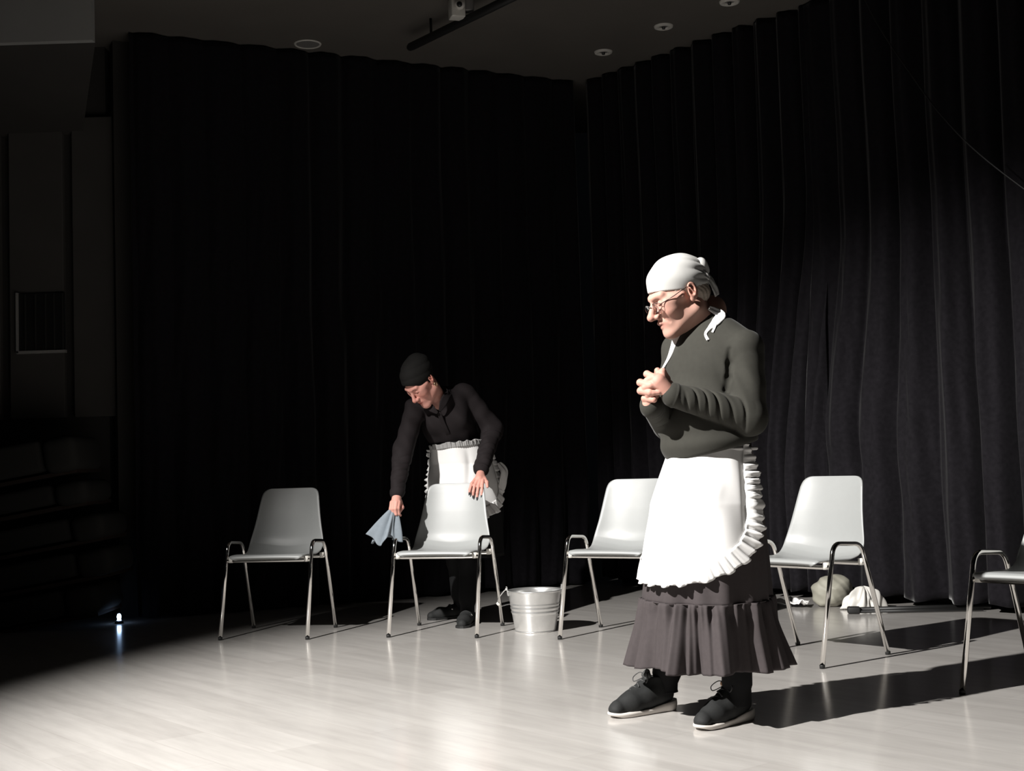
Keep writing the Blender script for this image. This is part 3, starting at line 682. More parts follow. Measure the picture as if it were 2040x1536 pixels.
# head scarf: cloth cap cut off level above the brow, knotted at the back
HC = SDF(); HC.el((0, 0.014, 0.047), (0.0845, 0.107, 0.094), k=0.02)
HC.el((0, 0.085, 0.035), (0.045, 0.045, 0.05), k=0.03)
def scf(P):
    x, y, z = P.T; w = sm(y, 0.02, 0.09); an = np.arctan2(z - 0.02, np.abs(x) + .02)
    return (-0.0045 * w * np.abs(np.sin(an * 9 + y * 40)) + 0.0012 * np.sin(z * 80 + y * 50)).astype(np.float32)
HC.disp(scf)
pl = toH((0.0, 0, 1.480)); pn = hR.T @ np.array([0.04, 0.03, -1.0]); HC.plane(pl, pn, 0.003)
P, F = HC.mesh((-0.13, -0.13, -0.12), (0.13, 0.18, 0.17), 0.0028)
sc = mesh_obj('headscarf', fromH(P), F, M['scarf'], man); sc['label'] = 'white cotton headscarf'
def ribbon(name, pts, w, m, parent, nrm, th=0.002, n=6, wv=0.0, seed=1):
    C = np.array([tuple(q) for q in bez(pts, n)]); nrm = np.array(nrm, float); k = len(C)
    T = np.gradient(C, axis=0); T /= np.linalg.norm(T, axis=1)[:, None]; S_ = np.cross(T, nrm); S_ /= np.linalg.norm(S_, axis=1)[:, None]
    ww = np.interp(np.linspace(0, 1, k), np.linspace(0, 1, len(w)), w)
    def F(U, V):
        i = np.round(U * (k - 1)).astype(int); a = (V - .5)[..., None]
        return C[i] + S_[i] * a * ww[i][..., None] + nrm * (wv * np.sin(V * 9 + U * 7 + seed))[..., None]
    return grid_obj(name, F, k, 7, m, parent, thick=th, offset=0)
k1 = mesh_obj('knot', *(lambda s: (fromH(s[0]), s[1]))(SDF().el((0.035, 0.112, 0.062), (0.020, 0.020, 0.026), k=0.01).el((0.030, 0.118, 0.040), (0.016, 0.014, 0.018), k=0.01).mesh((-0.02, 0.07, 0.0), (0.09, 0.16, 0.11), 0.003)), M['scarf'], sc)
ribbon('scarf_tail', [(0.055, -0.055, 1.590), (0.083, -0.068, 1.562), (0.104, -0.072, 1.533), (0.118, -0.066, 1.520)], [0.014, 0.022, 0.020, 0.012], M['scarf'], sc, (0.35, -0.9, 0.25), 0.003, wv=0.002)
ribbon('scarf_tail', [(0.112, -0.05, 1.535), (0.125, -0.055, 1.515), (0.137, -0.05, 1.488), (0.146, -0.04, 1.462)], [0.014, 0.026, 0.03, 0.018], M['scarf'], sc, (0.5, -0.8, 0.2), 0.003, wv=0.003)
# grey hair showing under the scarf, from temple to nape
HH = SDF(); HH.el((0, 0.016, 0.040), (0.0815, 0.103, 0.090), k=0.02); HH.el((0, 0.06, -0.02), (0.064, 0.050, 0.05), k=0.02)
HH.disp(lambda P: (0.0012 * np.sin(P[:, 1] * 420 + P[:, 2] * 160 + 2 * np.sin(P[:, 2] * 90))).astype(np.float32))
HH.plane((0, -0.030, 0.0), (0, -1, -0.35), 0.003); HH.plane((0, 0, -0.045), (0, -0.75, -1), 0.004)
P, F = HH.mesh((-0.11, -0.06, -0.11), (0.11, 0.14, 0.15), 0.0032); mesh_obj('hair', fromH(P), F, M['hair'], man)['label'] = 'short grey hair below the scarf edge'
# spectacles
gb_ = MB()
for s in (-1, 1):
    ring = [fromH((s * 0.033 + 0.023 * math.cos(a), -0.112 + 0.004 * abs(math.cos(a)) + 0.012 * (s * math.cos(a) > 0) * abs(math.cos(a)), 0.000 + 0.017 * math.sin(a))) for a in np.linspace(0, 2 * math.pi, 24, endpoint=False)]
    gb_.tube(ring, 0.0010, 8, closed=True)
    gb_.tube([fromH((s * 0.057, -0.098, 0.006)), fromH((s * 0.079, -0.05, 0.012)), fromH((s * 0.0855, 0.0, 0.020)), fromH((s * 0.083, 0.03, 0.012))], 0.0014, 8)
gb_.tube([fromH((-0.010, -0.114, 0.006)), fromH((0, -0.119, 0.009)), fromH((0.010, -0.114, 0.006))], 0.0014, 8)
gs = gb_.build('spectacles', M['spectacle'], man)
for s in (-1, 1):
    lm = MB(); n = 20
    v = [fromH((s * 0.033 + 0.022 * q * math.cos(a), -0.1105 + t, 0.016 * q * math.sin(a))) for t in (0, 0.0015) for q in (0.0, 1.0) for a in np.linspace(0, 2 * math.pi, n, endpoint=False)]
    f = [(n + i, n + (i + 1) % n, i) for i in range(n)] + [(3 * n + (i + 1) % n, 3 * n + i, 2 * n + i) for i in range(n)] + [(n + i, 3 * n + i, 3 * n + (i + 1) % n, n + (i + 1) % n) for i in range(n)]
    lm.add(v, f); lm.build('lens', M['glass'], gs)

# skirt with a gathered lower tier
def mc(z): return interp(z, [0.15, 0.41, 0.75, 0.95], [0.088, 0.084, 0.096, 0.118]), interp(z, [0.15, 0.95], [0.02, 0.005])
def mrad(phi, z): return interp(z, [0.15, 0.19, 0.40, 0.55, 0.74, 0.86, 0.97], [0.268, 0.262, 0.222, 0.210, 0.188, 0.156, 0.128])
fo_wrap = lambda phi: 0.012 * np.sin(3 * phi + 1) + 0.008 * np.sin(7 * phi + 2)
def skF(U, V):
    phi = U * 2 * math.pi; z = 0.405 + 0.56 * V; fo = (fo_wrap(phi) + 0.006 * np.sin(phi * 12 + 1.5 * np.sin(phi * 2))) * (1 - V) ** 0.8
    return ring_surface(mc, lambda p, zz: mrad(p, zz) + fo, phi, z)
sk = grid_obj('skirt', skF, 260, 50, M['skirt'], man, closed_u=True, thick=0.003); sk['label'] = 'long charcoal skirt with a gathered lower tier'
def flF(U, V):
    phi = U * 2 * math.pi; lo = 1 - V; z = 0.185 + 0.225 * V + 0.0 * phi
    g = 23 * phi + 1.6 * np.sin(3 * phi + .5) + 1.1 * np.sin(5 * phi + 2.2)
    f1 = np.sin(g) + 0.45 * np.sin(2 * g + 1.0); big = np.sin(7 * phi + 0.8 + 1.1 * np.sin(2 * phi + 1)) + 0.5 * np.sin(11 * phi + 2.0)
    f2 = np.sin(46 * phi + 3 * np.sin(5 * phi))
    am = 0.0075 * np.exp(-((lo - 0.12) / 0.2) ** 2) + 0.011 * lo ** 0.8
    fo = fo_wrap(phi) * (1 - 0.4 * lo) + 0.006 * np.sin(phi * 12 + 1.5 * np.sin(phi * 2)) * (1 - lo) ** 3 + 0.002 + am * f1 + 0.026 * big * lo ** 1.0 + 0.0022 * f2 * np.exp(-lo * 5)
    fo = fo + 0.003 * np.exp(-((lo - 0.06) / 0.07) ** 2)
    return ring_surface(mc, lambda p, zz: mrad(p, zz) + fo, phi, z + 0.006 * np.sin(6 * phi + 1) * lo)
fl = grid_obj('flounce', flF, 620, 34, M['skirt'], sk, closed_u=True, thick=0.003)
MB().tube([tuple(ring_surface(mc, lambda p, zz: mrad(p, zz) + fo_wrap(p) + 0.001, np.array(a), np.array(0.409))) for a in np.linspace(0, 2 * math.pi, 120, endpoint=False)], 0.002, 6, closed=True).build('tier_seam', M['skirt'], sk)

# apron
def apron(parent, center, half, zt, zb, cf, rf, gap, ruf_w, name_m, p=2.3, zmid=None, folds=None, nr=60, ruf_amp=0.011, top_slope=0.0, seed=3, topband=False):
    zmid = zmid if zmid is not None else (zt + zb) * 0.55
    def zlow(u): return zmid - (zmid - zb) * np.maximum(1 - np.abs(u) ** p, 0) ** (1 / p)
    def pt(phi, z, off): return ring_surface(cf, lambda q, zz: rf(q, zz) + gap + off, phi, z)
    def F(U, V):
        u = (2 * U - 1); u = np.sin(u * math.pi / 2) * 0.999; phi = center + half * u; zl = zlow(u); ztop = zt + top_slope * u; z = zl + (ztop - zl) * V
        off = 0 if folds is None else folds(phi, z)
        return pt(phi, z, off)
    o = grid_obj('apron', F, 130, 60, M[name_m], parent, thick=0.0025, offset=0)
    # ruffle: runs down one side, round the bottom and up the other
    N = 900; tt = np.linspace(0, 1, N)
    # border polyline in (arc length, z)
    rr = 0.19
    uu = np.concatenate([np.full(150, -1.0), np.sin(np.linspace(-1, 1, 500) * math.pi / 2), np.full(150, 1.0)])
    zz = np.concatenate([np.linspace(zt - top_slope, zmid, 150), zlow(uu[150:650]), np.linspace(zmid, zt + top_slope, 150)])
    X = center * rr + half * uu * rr; L = np.concatenate([[0], np.cumsum(np.hypot(np.diff(X), np.diff(zz)))]); L /= L[-1]
    bx = np.interp(tt, L, X); bz = np.interp(tt, L, zz)
    ker = np.ones(25) / 25; sx = np.convolve(np.pad(bx, 12, 'edge'), ker, 'valid'); sz = np.convolve(np.pad(bz, 12, 'edge'), ker, 'valid')
    dx = np.gradient(sx); dz = np.gradient(sz); nn = np.hypot(dx, dz) + 1e-9; nx, nz = dz / nn, -dx / nn
    # outward = away from the panel centre
    sgn = np.sign(nx * (sx - center * rr) + nz * (sz - (zmid + 0.1))); nx, nz = nx * np.median(sgn), nz * np.median(sgn)
    fade = np.minimum(1, np.minimum(tt, 1 - tt) * 14 + 0.25)
    def G(U, V):
        i = np.round(U * (N - 1)).astype(int); w = ruf_w * fade[i]
        g = U * nr * 2 * math.pi + 1.3 * np.sin(U * 31 + seed) + 0.8 * np.sin(U * 57)
        a = ruf_amp * V ** 0.8 * (np.sin(g) + 0.35 * np.sin(2.1 * g + 1)) * (0.7 + 0.3 * np.sin(U * 40 + seed))
        d_ = w * (V * 1.35 - 0.35) * (1 + 0.10 * np.sin(g * 0.5 + 1))
        ph = (sx[i] + nx[i] * d_ + 0.25 * ruf_amp * V * np.cos(g) * nz[i]) / rr; z_ = sz[i] + nz[i] * d_ - 0.25 * ruf_amp * V * np.cos(g) * nx[i]
        off = (0 if folds is None else folds(ph, z_) * (1 - V)) + 0.006 + a + 0.008 * V
        return pt(ph, z_, off)
    grid_obj('ruffle', G, N, 9, M[name_m], o, thick=0.0022, offset=0)
    return o, pt
def mfold(phi, z):
    a = np.exp(-((phi - 0.52) / 0.07) ** 2) + 0.9 * np.exp(-((phi - 0.83) / 0.06) ** 2) - 0.5 * np.exp(-((phi - 0.67) / 0.06) ** 2)
    v = np.exp(-((z - 0.74) / 0.12) ** 2)
    pk = np.exp(-((phi + 0.05 + (z - 0.77) * -1.2) / 0.12) ** 2) * np.exp(-((z - 0.77) / 0.05) ** 2)
    return 0.5 * fo_wrap(phi) * sm(z, 0.9, 0.5) - 0.010 * a * v + 0.004 * pk + 0.002 * np.sin(phi * 9 + z * 20)
ap, apt = apron(man, math.radians(-57), math.radians(92), 0.945, 0.515, mc, mrad, 0.014, 0.045, 'white', zmid=0.74, folds=mfold, nr=46, ruf_amp=0.010)
ap['label'] = 'white half apron with a ruffled edge'
# apron waistband and bow end at the hip
MB().tube([tuple(ring_surface(mc, lambda p_, zz: mrad(p_, zz) + 0.012, np.array(a), np.array(0.925))) for a in np.linspace(0, 2 * math.pi, 60, endpoint=False)], 0.006, 8, closed=True).build('waistband', M['white'], ap)

# loose white ribbons at the neck, lying on the sweater
rb = ribbon('neck_ribbon', [hug(0.006, 1.338, 0.008), hug(0.000, 1.318, 0.006), hug(-0.012, 1.285), hug(-0.026, 1.250), hug(-0.042, 1.216)], [0.030, 0.026, 0.018, 0.011, 0.006], M['white'], man, (-0.45, -0.88, 0.1), 0.003, wv=0.001)
rb['label'] = 'white ribbon hanging on the chest'
rc_ = ribbon('neck_ribbon', [(0.112, -0.062, 1.418), (0.150, -0.070, 1.392), hug(0.130, 1.366, 0.008), hug(0.104, 1.342), hug(0.090, 1.322), hug(0.096, 1.300)], [0.016, 0.036, 0.030, 0.012, 0.008, 0.010], M['white'], man, (0.0, -0.90, 0.42), 0.003, wv=0.0012)
ribbon('ribbon_end', [hug(0.128, 1.364, 0.008), hug(0.122, 1.345), hug(0.112, 1.326)], [0.012, 0.008, 0.007], M['white'], rc_, (0.0, -0.90, 0.42), 0.003)

# legs in black tights
for an, hp_ in ((anR, hipR), (anL, hipL)):
    kn = (hp_ + an) / 2 + fv * 0.03
    MB().tube(bez([hp_ * .3 + kn * .7, kn, (kn + an) / 2 + np.array([.01, 0.008, 0]), an, an + np.array([0, 0, -0.04])], 5), [0.062] * 5 + [0.058] * 5 + [0.052] * 5 + [0.043] * 6, 20).build('stocking', M['tights'], man)

# shoes: toe towards -Y in their own frame
def shoe(parent, loc, az, name='shoe', scale=1.0, tongue='tan'):
    US = SDF()
    US.chain([(0.006, -0.112, 0.030), (0.004, -0.060, 0.038), (0.000, 0.000, 0.050)], [0.030, 0.041, 0.042], 0.02)
    US.rc((0, 0.0, 0.055), (0, 0.085, 0.060), 0.040, 0.036, 0.025); US.rc((0, 0.02, 0.075), (0, 0.095, 0.098), 0.034, 0.030, 0.02)
    US.rc((0, 0.048, 0.06), (0, 0.052, 0.118), 0.040, 0.038, 0.02); US.el((0.01, -0.128, 0.026), (0.028, 0.022, 0.017), k=0.015)
    US.rc((0, -0.055, 0.070), (0, 0.018, 0.110), 0.016, 0.020, 0.015)
    US.plane((0, 0, 0.014), (0, 0, -1), 0.003); US.plane((0, 0.05, 0.126), (0, 0.32, 1), 0.004)
    US.fn(lambda P: np.linalg.norm((P - np.array([0, 0.055, 0.150])) * np.array([1, 0.85, 1]), axis=1) - 0.041, (0, 0.055, 0.15), 0.06, 0.004, op='s')
    P, F = US.mesh((-0.07, -0.18, 0.0), (0.07, 0.15, 0.16), 0.003)
    up = mesh_obj(name, P * scale, F, M['shoe'], parent)
    up.location = loc; up.rotation_euler = (0, 0, az)
    # sole outline
    ys = np.linspace(-0.155, 0.132, 40)
    hw = 0.045 * np.power(np.clip(1 - np.abs((ys + 0.062) / 0.094) ** 2.4, 0, 1), 0.5) * (ys < -0.062) + (ys >= -0.062) * interp(ys, [-0.062, 0.03, 0.10, 0.12, 0.132], [0.045, 0.039, 0.038, 0.030, 0.010])
    cx = interp(ys, [-0.155, -0.06, 0.132], [0.010, 0.004, 0.0])
    out = [(cx[i] + hw[i], ys[i]) for i in range(40)] + [(cx[i] - hw[i], ys[i]) for i in range(39, -1, -1)]
    so = MB(); n = len(out)
    def top(y): return float(interp(y, [-0.155, -0.12, 0.0, 0.06, 0.132], [0.020, 0.017, 0.020, 0.030, 0.038]))
    def botz(y): return float(interp(y, [-0.155, -0.12, -0.08, 0.1, 0.132], [0.010, 0.002, 0.0, 0.0, 0.004]))
    rings = []
    for q, zz in ((0.93, 0), (1.0, 0.25), (1.03, 0.6), (1.0, 1.0), (0.9, 1.02)):
        rings += [((x - cx[0] * 0) * q * scale, y * (1 if q == 1 else 1 - (1 - q) * 0.25) * scale, (botz(y) + (top(y) - botz(y)) * zz) * scale) for x, y in out]
    f = [(r * n + i, r * n + (i + 1) % n, (r + 1) * n + (i + 1) % n, (r + 1) * n + i) for r in range(4) for i in range(n)]
    so.add(rings, f + [tuple(range(n - 1, -1, -1)), tuple(4 * n + i for i in range(n))]); so.build('sole', M['sole'], up)
    for k in range(5):
        y = -0.058 + k * 0.016; z = 0.084 + k * 0.0095; sd = 1 if k % 2 else -1
        MB().tube(bez([(-0.018, y - sd * 0.006, z - 0.006), (0, y, z + 0.004), (0.018, y + sd * 0.006, z - 0.006)], 4), 0.0028, 6).build('lace', M['lace'], up)
    MB().tube(bez([(0.0, 0.010, 0.132), (0.022, 0.0, 0.140), (0.046, -0.012, 0.128), (0.040, -0.016, 0.112), (0.018, -0.004, 0.118), (0.0, 0.010, 0.130)], 5), 0.0018, 6).build('lace_loop', M['lace'], up)
    MB().tube(bez([(0.0, 0.010, 0.132), (-0.022, 0.0, 0.140), (-0.044, -0.014, 0.122), (-0.036, -0.018, 0.108), (-0.016, -0.004, 0.118), (0.0, 0.010, 0.130)], 5), 0.0018, 6).build('lace_loop', M['lace'], up)
    tg = SDF().rc((-0.014, 0.012, 0.130), (0.014, 0.012, 0.130), 0.010, 0.010, 0.01).el((0, 0.014, 0.138), (0.020, 0.006, 0.016), rotx(-0.35), k=0.006)
    P, F = tg.mesh((-0.05, -0.02, 0.10), (0.05, 0.05, 0.17), 0.003); mesh_obj('tongue', P, F, M[tongue], up)
    return up
s1 = shoe(man, (-0.145, 0.122, 0.0), math.radians(-62), tongue='lace'); s2 = shoe(man, (0.105, -0.105, 0.0), math.radians(-50))

# ================================================================== the person in black bending over the chair
wF = np.array([-math.sin(math.radians(42)) * math.cos(math.radians(52)), -math.cos(math.radians(42)) * math.cos(math.radians(52)), -math.sin(math.radians(52))])
wR = frame(wF) @ roty(math.radians(-4)); wO = np.array([-0.515, 7.300, 1.370]); wS = 0.97
WB = np.array([-0.30, 7.55, 0.0])         # base of the figure
def toW(p): return ((np.array(p) - wO) @ wR) / wS
def fromW(P): return np.asarray(P) * wS @ wR.T + wO
neckb = np.array([-0.405, 7.430, 1.235])
WH = head_sdf(True, toW(neckb)); P, F = WH.mesh((-0.14, -0.17, -0.28), (0.14, 0.24, 0.15), 0.0026)
parts = [(fromW(P) - WB, F, face_tint(P, True))]
wshR = np.array([-0.555, 7.420, 1.225]); welR = np.array([-0.620, 7.240, 0.980]); wwrR = np.array([-0.645, 7.115, 0.757])     # arm with the rag
wshL = np.array([-0.275, 7.520, 1.300]); welL = np.array([-0.120, 7.560, 1.095]); wwrL = np.array([-0.190, 7.355, 0.855])     # arm on the chair
HW = SDF()
# hand resting on the top corner of the chair back, fingers spread down its front
HW.rc(wwrL, (-0.200, 7.295, 0.812), 0.022, 0.026, 0.01); HW.rc((-0.188, 7.33, 0.832), (-0.172, 7.292, 0.806), 0.018, 0.016, 0.01)
tips = []
for (a, b_, c, d_) in (((-0.222, 7.285, 0.812), (-0.242, 7.262, 0.788), (-0.252, 7.256, 0.758), (-0.256, 7.256, 0.738)),
                      ((-0.208, 7.277, 0.806), (-0.226, 7.252, 0.776), (-0.234, 7.246, 0.744), (-0.236, 7.246, 0.720)),
                      ((-0.194, 7.275, 0.803), (-0.206, 7.247, 0.770), (-0.212, 7.240, 0.736), (-0.214, 7.240, 0.710)),
                      ((-0.180, 7.275, 0.803), (-0.184, 7.244, 0.772), (-0.186, 7.236, 0.742), (-0.188, 7.236, 0.720))):
    finger(HW, [a, b_, c, d_], 0.0098, 0.0068, 0.005); tips.append((np.array(c), np.array(d_)))
HW.chain([(-0.172, 7.30, 0.812), (-0.158, 7.275, 0.792), (-0.155, 7.262, 0.768)], [0.012, 0.0105, 0.008], 0.006)
# hand gripping the rag
HW.rc(wwrR, (-0.650, 7.080, 0.702), 0.023, 0.028, 0.012)
for dx, dy in ((-0.022, 0.006), (-0.009, -0.006), (0.006, -0.008), (0.020, 0.0)):
    q = np.array([-0.652 + dx, 7.066 + dy, 0.674]); finger(HW, [q + [0, 0, 0.03], q + [-0.004, -0.020, -0.004], q + [-0.002, -0.012, -0.034], q + [0.004, 0.010, -0.042]], 0.0098, 0.0075, 0.005)
HW.chain([(-0.630, 7.095, 0.707), (-0.618, 7.080, 0.674), (-0.630, 7.062, 0.652)], [0.013, 0.011, 0.0085], 0.006)
P, F = HW.mesh((-0.74, 7.00, 0.60), (-0.10, 7.40, 0.90), 0.0026); parts.append((P - WB, F))
WBS = SDF(); pel = np.array([-0.295, 7.63, 0.88]); chest = np.array([-0.385, 7.52, 1.14])
WBS.el(pel, (0.15, 0.12, 0.13), k=0.05); WBS.rc(pel, chest, 0.105, 0.115, 0.05); WBS.rc(wshR, wshL, 0.055, 0.055, 0.04); WBS.rc(chest, neckb, 0.09, 0.05, 0.04); WBS.rc(neckb, toW((0, 0, 0)) * 0 + wO, 0.045, 0.04, 0.02)
for a, b_, c in ((wshR, welR, wwrR), (wshL, welL, wwrL)): WBS.rc(a, b_, 0.042, 0.034, 0.02); WBS.rc(b_, c, 0.034, 0.023, 0.02)
wanA = np.array([-0.290, 7.375, 0.10]); wanB = np.array([-0.345, 7.690, 0.10])
for sx, an in ((0.07, wanA), (-0.06, wanB)):
    hp_ = pel + np.array([sx, 0, -0.04]); kn = (hp_ + an) / 2 + np.array([-0.02, -0.05, 0.0]); WBS.chain([hp_, kn, an], [0.070, 0.036, 0.024], 0.03)
P, F = WBS.mesh((-0.72, 7.05, 0.03), (-0.02, 7.82, 1.42), 0.009); parts.append((P - WB, F))
V_, F_, T_ = join_parts(parts)
wom = mesh_obj('person', V_, F_, M['skin_woman'], None, True, T_); wom.location = WB
tag(wom, 'person in black clothes and white apron bending over a chair with a rag', 'person')
for c, d_ in tips:
    ax_ = (d_ - c) / np.linalg.norm(d_ - c); S = SDF().rc(d_ + np.array([0, -0.0055, 0]), d_ + ax_ * 0.012 + np.array([0, -0.004, 0]), 0.0048, 0.0035, 0.002)
    P, F = S.mesh(d_ - 0.025, d_ + 0.025, 0.0018); mesh_obj('fingernail', P - WB, F, M['nail'], wom)

# blouse
BL = SDF()
BL.el(chest + np.array([0.005, -0.005, 0.01]), (0.150, 0.125, 0.185), rotx(0.30) @ roty(-0.25), k=0.05)
BL.rc(pel + np.array([-0.02, -0.02, 0.13]), chest, 0.128, 0.128, 0.05)
BL.el(chest + np.array([-0.055, -0.100, 0.00]), (0.070, 0.055, 0.065), k=0.03); BL.el(chest + np.array([0.055, -0.085, 0.02]), (0.070, 0.055, 0.065), k=0.03)
BL.plane((-0.30, 7.5, 1.005), (-0.12, 0, -1), 0.008)
BL.rc((-0.42, 7.47, 1.255), wshR, 0.070, 0.062, 0.04); BL.rc((-0.40, 7.48, 1.265), wshL, 0.075, 0.066, 0.04)
BL.fn(sleeve(wshR, welR, wwrR, 1.3, (0.062, 0.055, 0.040), 0.004, 2.0), (wshR + welR + wwrR) / 3, 0.36, 0.010)
BL.fn(sleeve(wshL, welL, wwrL + np.array([0, 0.012, 0.012]), 0.2, (0.064, 0.060, 0.042), 0.006, 2.0), (wshL + welL + wwrL) / 3, 0.34, 0.008)
BL.rc((-0.395, 7.45, 1.26), (-0.415, 7.40, 1.285), 0.070, 0.062, 0.02)
BL.disp(lambda P: (0.004 * np.sin(P[:, 0] * 60 + P[:, 2] * 35) * np.sin(P[:, 2] * 28 + 1)).astype(np.float32))
vdir = np.array([-0.424, 7.345, 1.205])
BL.rc((-0.455, 7.36, 1.31), vdir, 0.062, 0.010, 0.006, op='s'); BL.rc((-0.43, 7.37, 1.33), (-0.415, 7.40, 1.27), 0.055, 0.050, 0.006, op='s')
P, F = BL.mesh((-0.76, 7.02, 0.70), (0.0, 7.80, 1.42), 0.0042); bl = mesh_obj('blouse', P - WB, F, M['shirt'], wom); bl['label'] = 'black open-necked blouse with long sleeves'
ribbon('collar', [np.array(q) - WB for q in ((-0.350, 7.42, 1.315), (-0.372, 7.355, 1.285), (-0.392, 7.325, 1.245), (-0.412, 7.325, 1.200))], [0.03, 0.045, 0.045, 0.012], M['shirt'], bl, (0.55, -0.8, 0.25), 0.004)
ribbon('collar', [np.array(q) - WB for q in ((-0.475, 7.43, 1.285), (-0.480, 7.350, 1.245), (-0.455, 7.320, 1.215), (-0.425, 7.320, 1.190))], [0.03, 0.040, 0.038, 0.012], M['shirt'], bl, (-0.45, -0.85, 0.25), 0.004)
ribbon('button_placket', [np.array(q) - WB for q in ((-0.418, 7.335, 1.195), (-0.400, 7.355, 1.140), (-0.378, 7.385, 1.085), (-0.355, 7.445, 1.03))], [0.022, 0.024, 0.024, 0.024], M['shirt'], bl, (-0.1, -0.97, 0.2), 0.004)

# head wrap, earring
WC = SDF(); WC.el((0, 0.016, 0.049), (0.0830, 0.110, 0.097), k=0.02); WC.el((0, 0.07, 0.075), (0.062, 0.062, 0.058), k=0.04)
WC.disp(lambda P: (-0.003 * np.abs(np.sin(P[:, 2] * 55 + P[:, 1] * 30))).astype(np.float32))
WC.plane(toW((-0.52, 7.25, 1.343)), wR.T @ np.array([0.0, 0.05, -1.0]), 0.004)
P, F = WC.mesh((-0.13, -0.14, -0.10), (0.13, 0.19, 0.19), 0.0032); mesh_obj('head_wrap', fromW(P) - WB, F, M['cap'], wom)['label'] = 'black cloth head wrap'
MB().tube([fromW((0.083 + 0.001 * math.sin(a), 0.008 + 0.010 * math.cos(a), -0.048 + 0.012 * math.sin(a))) - WB for a in np.linspace(0, 2 * math.pi, 16, endpoint=False)], 0.0018, 6, closed=True).build('earring', M['gold'], wom)

# skirt, apron, tights, shoes
def wc(z): return interp(z, [0.3, 0.7, 0.9, 1.06], [0.0, 0.005, -0.005, -0.035]), interp(z, [0.3, 0.9, 1.06], [0.06, 0.06, 0.005])
def wrad(phi, z): return interp(z, [0.30, 0.60, 0.80, 0.92, 1.06], [0.215, 0.208, 0.195, 0.172, 0.136])
def wsF(U, V):
    phi = U * 2 * math.pi; z = 0.36 + 0.67 * V
    return ring_surface(wc, lambda p, zz: wrad(p, zz) + (0.010 * np.sin(9 * phi + np.sin(2 * phi)) + 0.006 * np.sin(4 * phi)) * (1 - V), phi, z)
wsk = grid_obj('skirt', wsF, 200, 30, M['tights'], wom, closed_u=True, thick=0.003); wsk['label'] = 'black skirt'
def wfold(phi, z): return -0.007 * np.exp(-((phi - 0.25 - (z - .9) * .8) / 0.10) ** 2) * sm(z, 1.02, 0.9) + 0.004 * np.sin(phi * 7 + z * 9)
wap, wpt = apron(wom, math.radians(-6), math.radians(80), 1.008, 0.62, wc, wrad, 0.012, 0.045, 'white', zmid=0.80, folds=wfold, nr=34, ruf_amp=0.012, top_slope=0.018, seed=1)
wap['label'] = 'white ruffled half apron'
def wbF(U, V):
    phi = math.radians(-72) + math.radians(140) * U; g = U * 90
    z = 1.005 + 0.018 * (2 * U - 1) + (V - 0.3) * 0.030 + 0.004 * np.sin(g * 0.43 + 2 * np.sin(g * .11)) * V
    return ring_surface(wc, lambda p, zz: wrad(p, 1.0) + 0.020 + 0.004 * np.sin(g + 2 * np.sin(g * .17)) * V + 0.002 * np.sin(g * 2.3), phi, z)
grid_obj('waist_frill', wbF, 200, 9, M['voile'], wap, thick=0.0025, offset=0)
bw = np.array([0.21, 0.03, 0.90])
ribbon('bow_end', [bw, bw + [0.03, -0.02, -0.05], bw + [0.02, -0.03, -0.11], bw + [0.005, -0.03, -0.16]], [0.02, 0.05, 0.055, 0.04], M['white'], wap, (0.5, -0.85, 0.0), 0.003, wv=0.008)
for sx, an in ((0.07, wanA), (-0.06, wanB)):
    hp_ = pel + np.array([sx, 0, -0.04]); kn = (hp_ + an) / 2 + np.array([-0.02, -0.05, 0.0])
    MB().tube([Vector(q) - Vector(WB) for q in bez([hp_ * .4 + kn * .6, kn, (kn + an) / 2 + np.array([.0, 0.015, 0]), an, an + np.array([0, 0, -0.06])], 5)], [0.062] * 5 + [0.058] * 5 + [0.050] * 5 + [0.040] * 6, 18).build('stocking', M['tights'], wom)
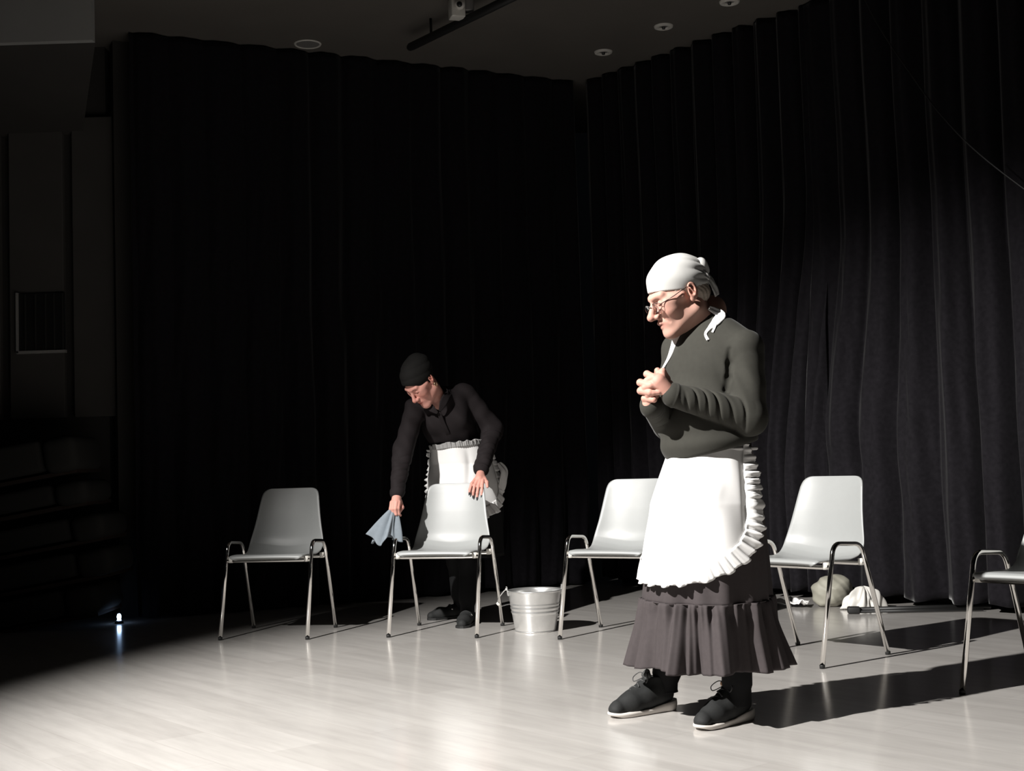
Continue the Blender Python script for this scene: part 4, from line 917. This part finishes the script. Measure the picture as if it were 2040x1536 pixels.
def flat_shoe(parent, loc, az):
    S = SDF(); S.chain([(0, -0.135, 0.022), (0, -0.08, 0.030), (0, 0.0, 0.034), (0, 0.08, 0.036)], [0.026, 0.037, 0.034, 0.033], 0.02)
    S.rc((0, 0.0, 0.045), (0, 0.07, 0.065), 0.030, 0.030, 0.02); S.plane((0, 0, 0.010), (0, 0, -1), 0.003)
    P, F = S.mesh((-0.06, -0.18, -0.01), (0.06, 0.14, 0.12), 0.0035); up = mesh_obj('shoe', P, F, M['shoe'], parent); up.location = loc; up.rotation_euler = (0, 0, az)
    ys = np.linspace(-0.160, 0.112, 26); hw = np.minimum(0.040, 0.9 * np.sqrt(np.clip((ys + 0.162) * 0.06, 0, 1))) * np.where(ys > 0.085, np.sqrt(np.clip((0.1135 - ys) / 0.0285, 0, 1)), 1)
    o_ = [(hw[i], ys[i]) for i in range(26)] + [(-hw[i], ys[i]) for i in range(25, -1, -1)]; n = len(o_)
    so = MB().add([(x, y, z) for z in (0.0, 0.013) for x, y in o_], [(i, (i + 1) % n, n + (i + 1) % n, n + i) for i in range(n)] + [tuple(range(n - 1, -1, -1)), tuple(range(n, 2 * n))])
    so.build('sole', M['rubber'], up, False)
    MB().tube(bez([(-0.034, 0.0, 0.03), (-0.030, -0.012, 0.062), (0.0, -0.016, 0.078), (0.030, -0.012, 0.062), (0.034, 0.0, 0.03)], 5), 0.005, 8).build('strap', M['shoe'], up)
    MB().tube([(0.030, -0.018, 0.055), (0.036, -0.016, 0.060)], 0.006, 10).build('buckle', M['chrome'], up)
    return up
flat_shoe(wom, (wanA[0] - WB[0] - 0.006, wanA[1] - WB[1] - 0.045, 0), math.radians(-8)); flat_shoe(wom, (wanB[0] - WB[0] - 0.045, wanB[1] - WB[1] - 0.020, 0), math.radians(-62))

# the rag in her hand
def ragh(U, V):
    a = U * 2 * math.pi; w = 0.012 + 0.062 * V ** 0.75; pl_ = 1 + 0.28 * np.sin(5 * a + 1 + V * 1.5) + 0.14 * np.sin(9 * a + 2)
    x = np.cos(a) * w * pl_ - 0.055 * V ** 0.8; y = np.sin(a) * w * 0.48 * pl_ - 0.01 * V; z = 0.03 - 0.165 * V - 0.02 * np.sin(3 * a + 1) * V + 0.014 * np.sin(a * 4) * V
    return np.stack([-0.662 + x, 7.055 + y, 0.642 + z], -1)
o = grid_obj('cleaning_rag', ragh, 120, 30, M['cloth'], closed_u=True, thick=0.003, offset=0)
tag(o, 'blue-grey cleaning rag hanging from the hand of the person in black', 'rag')
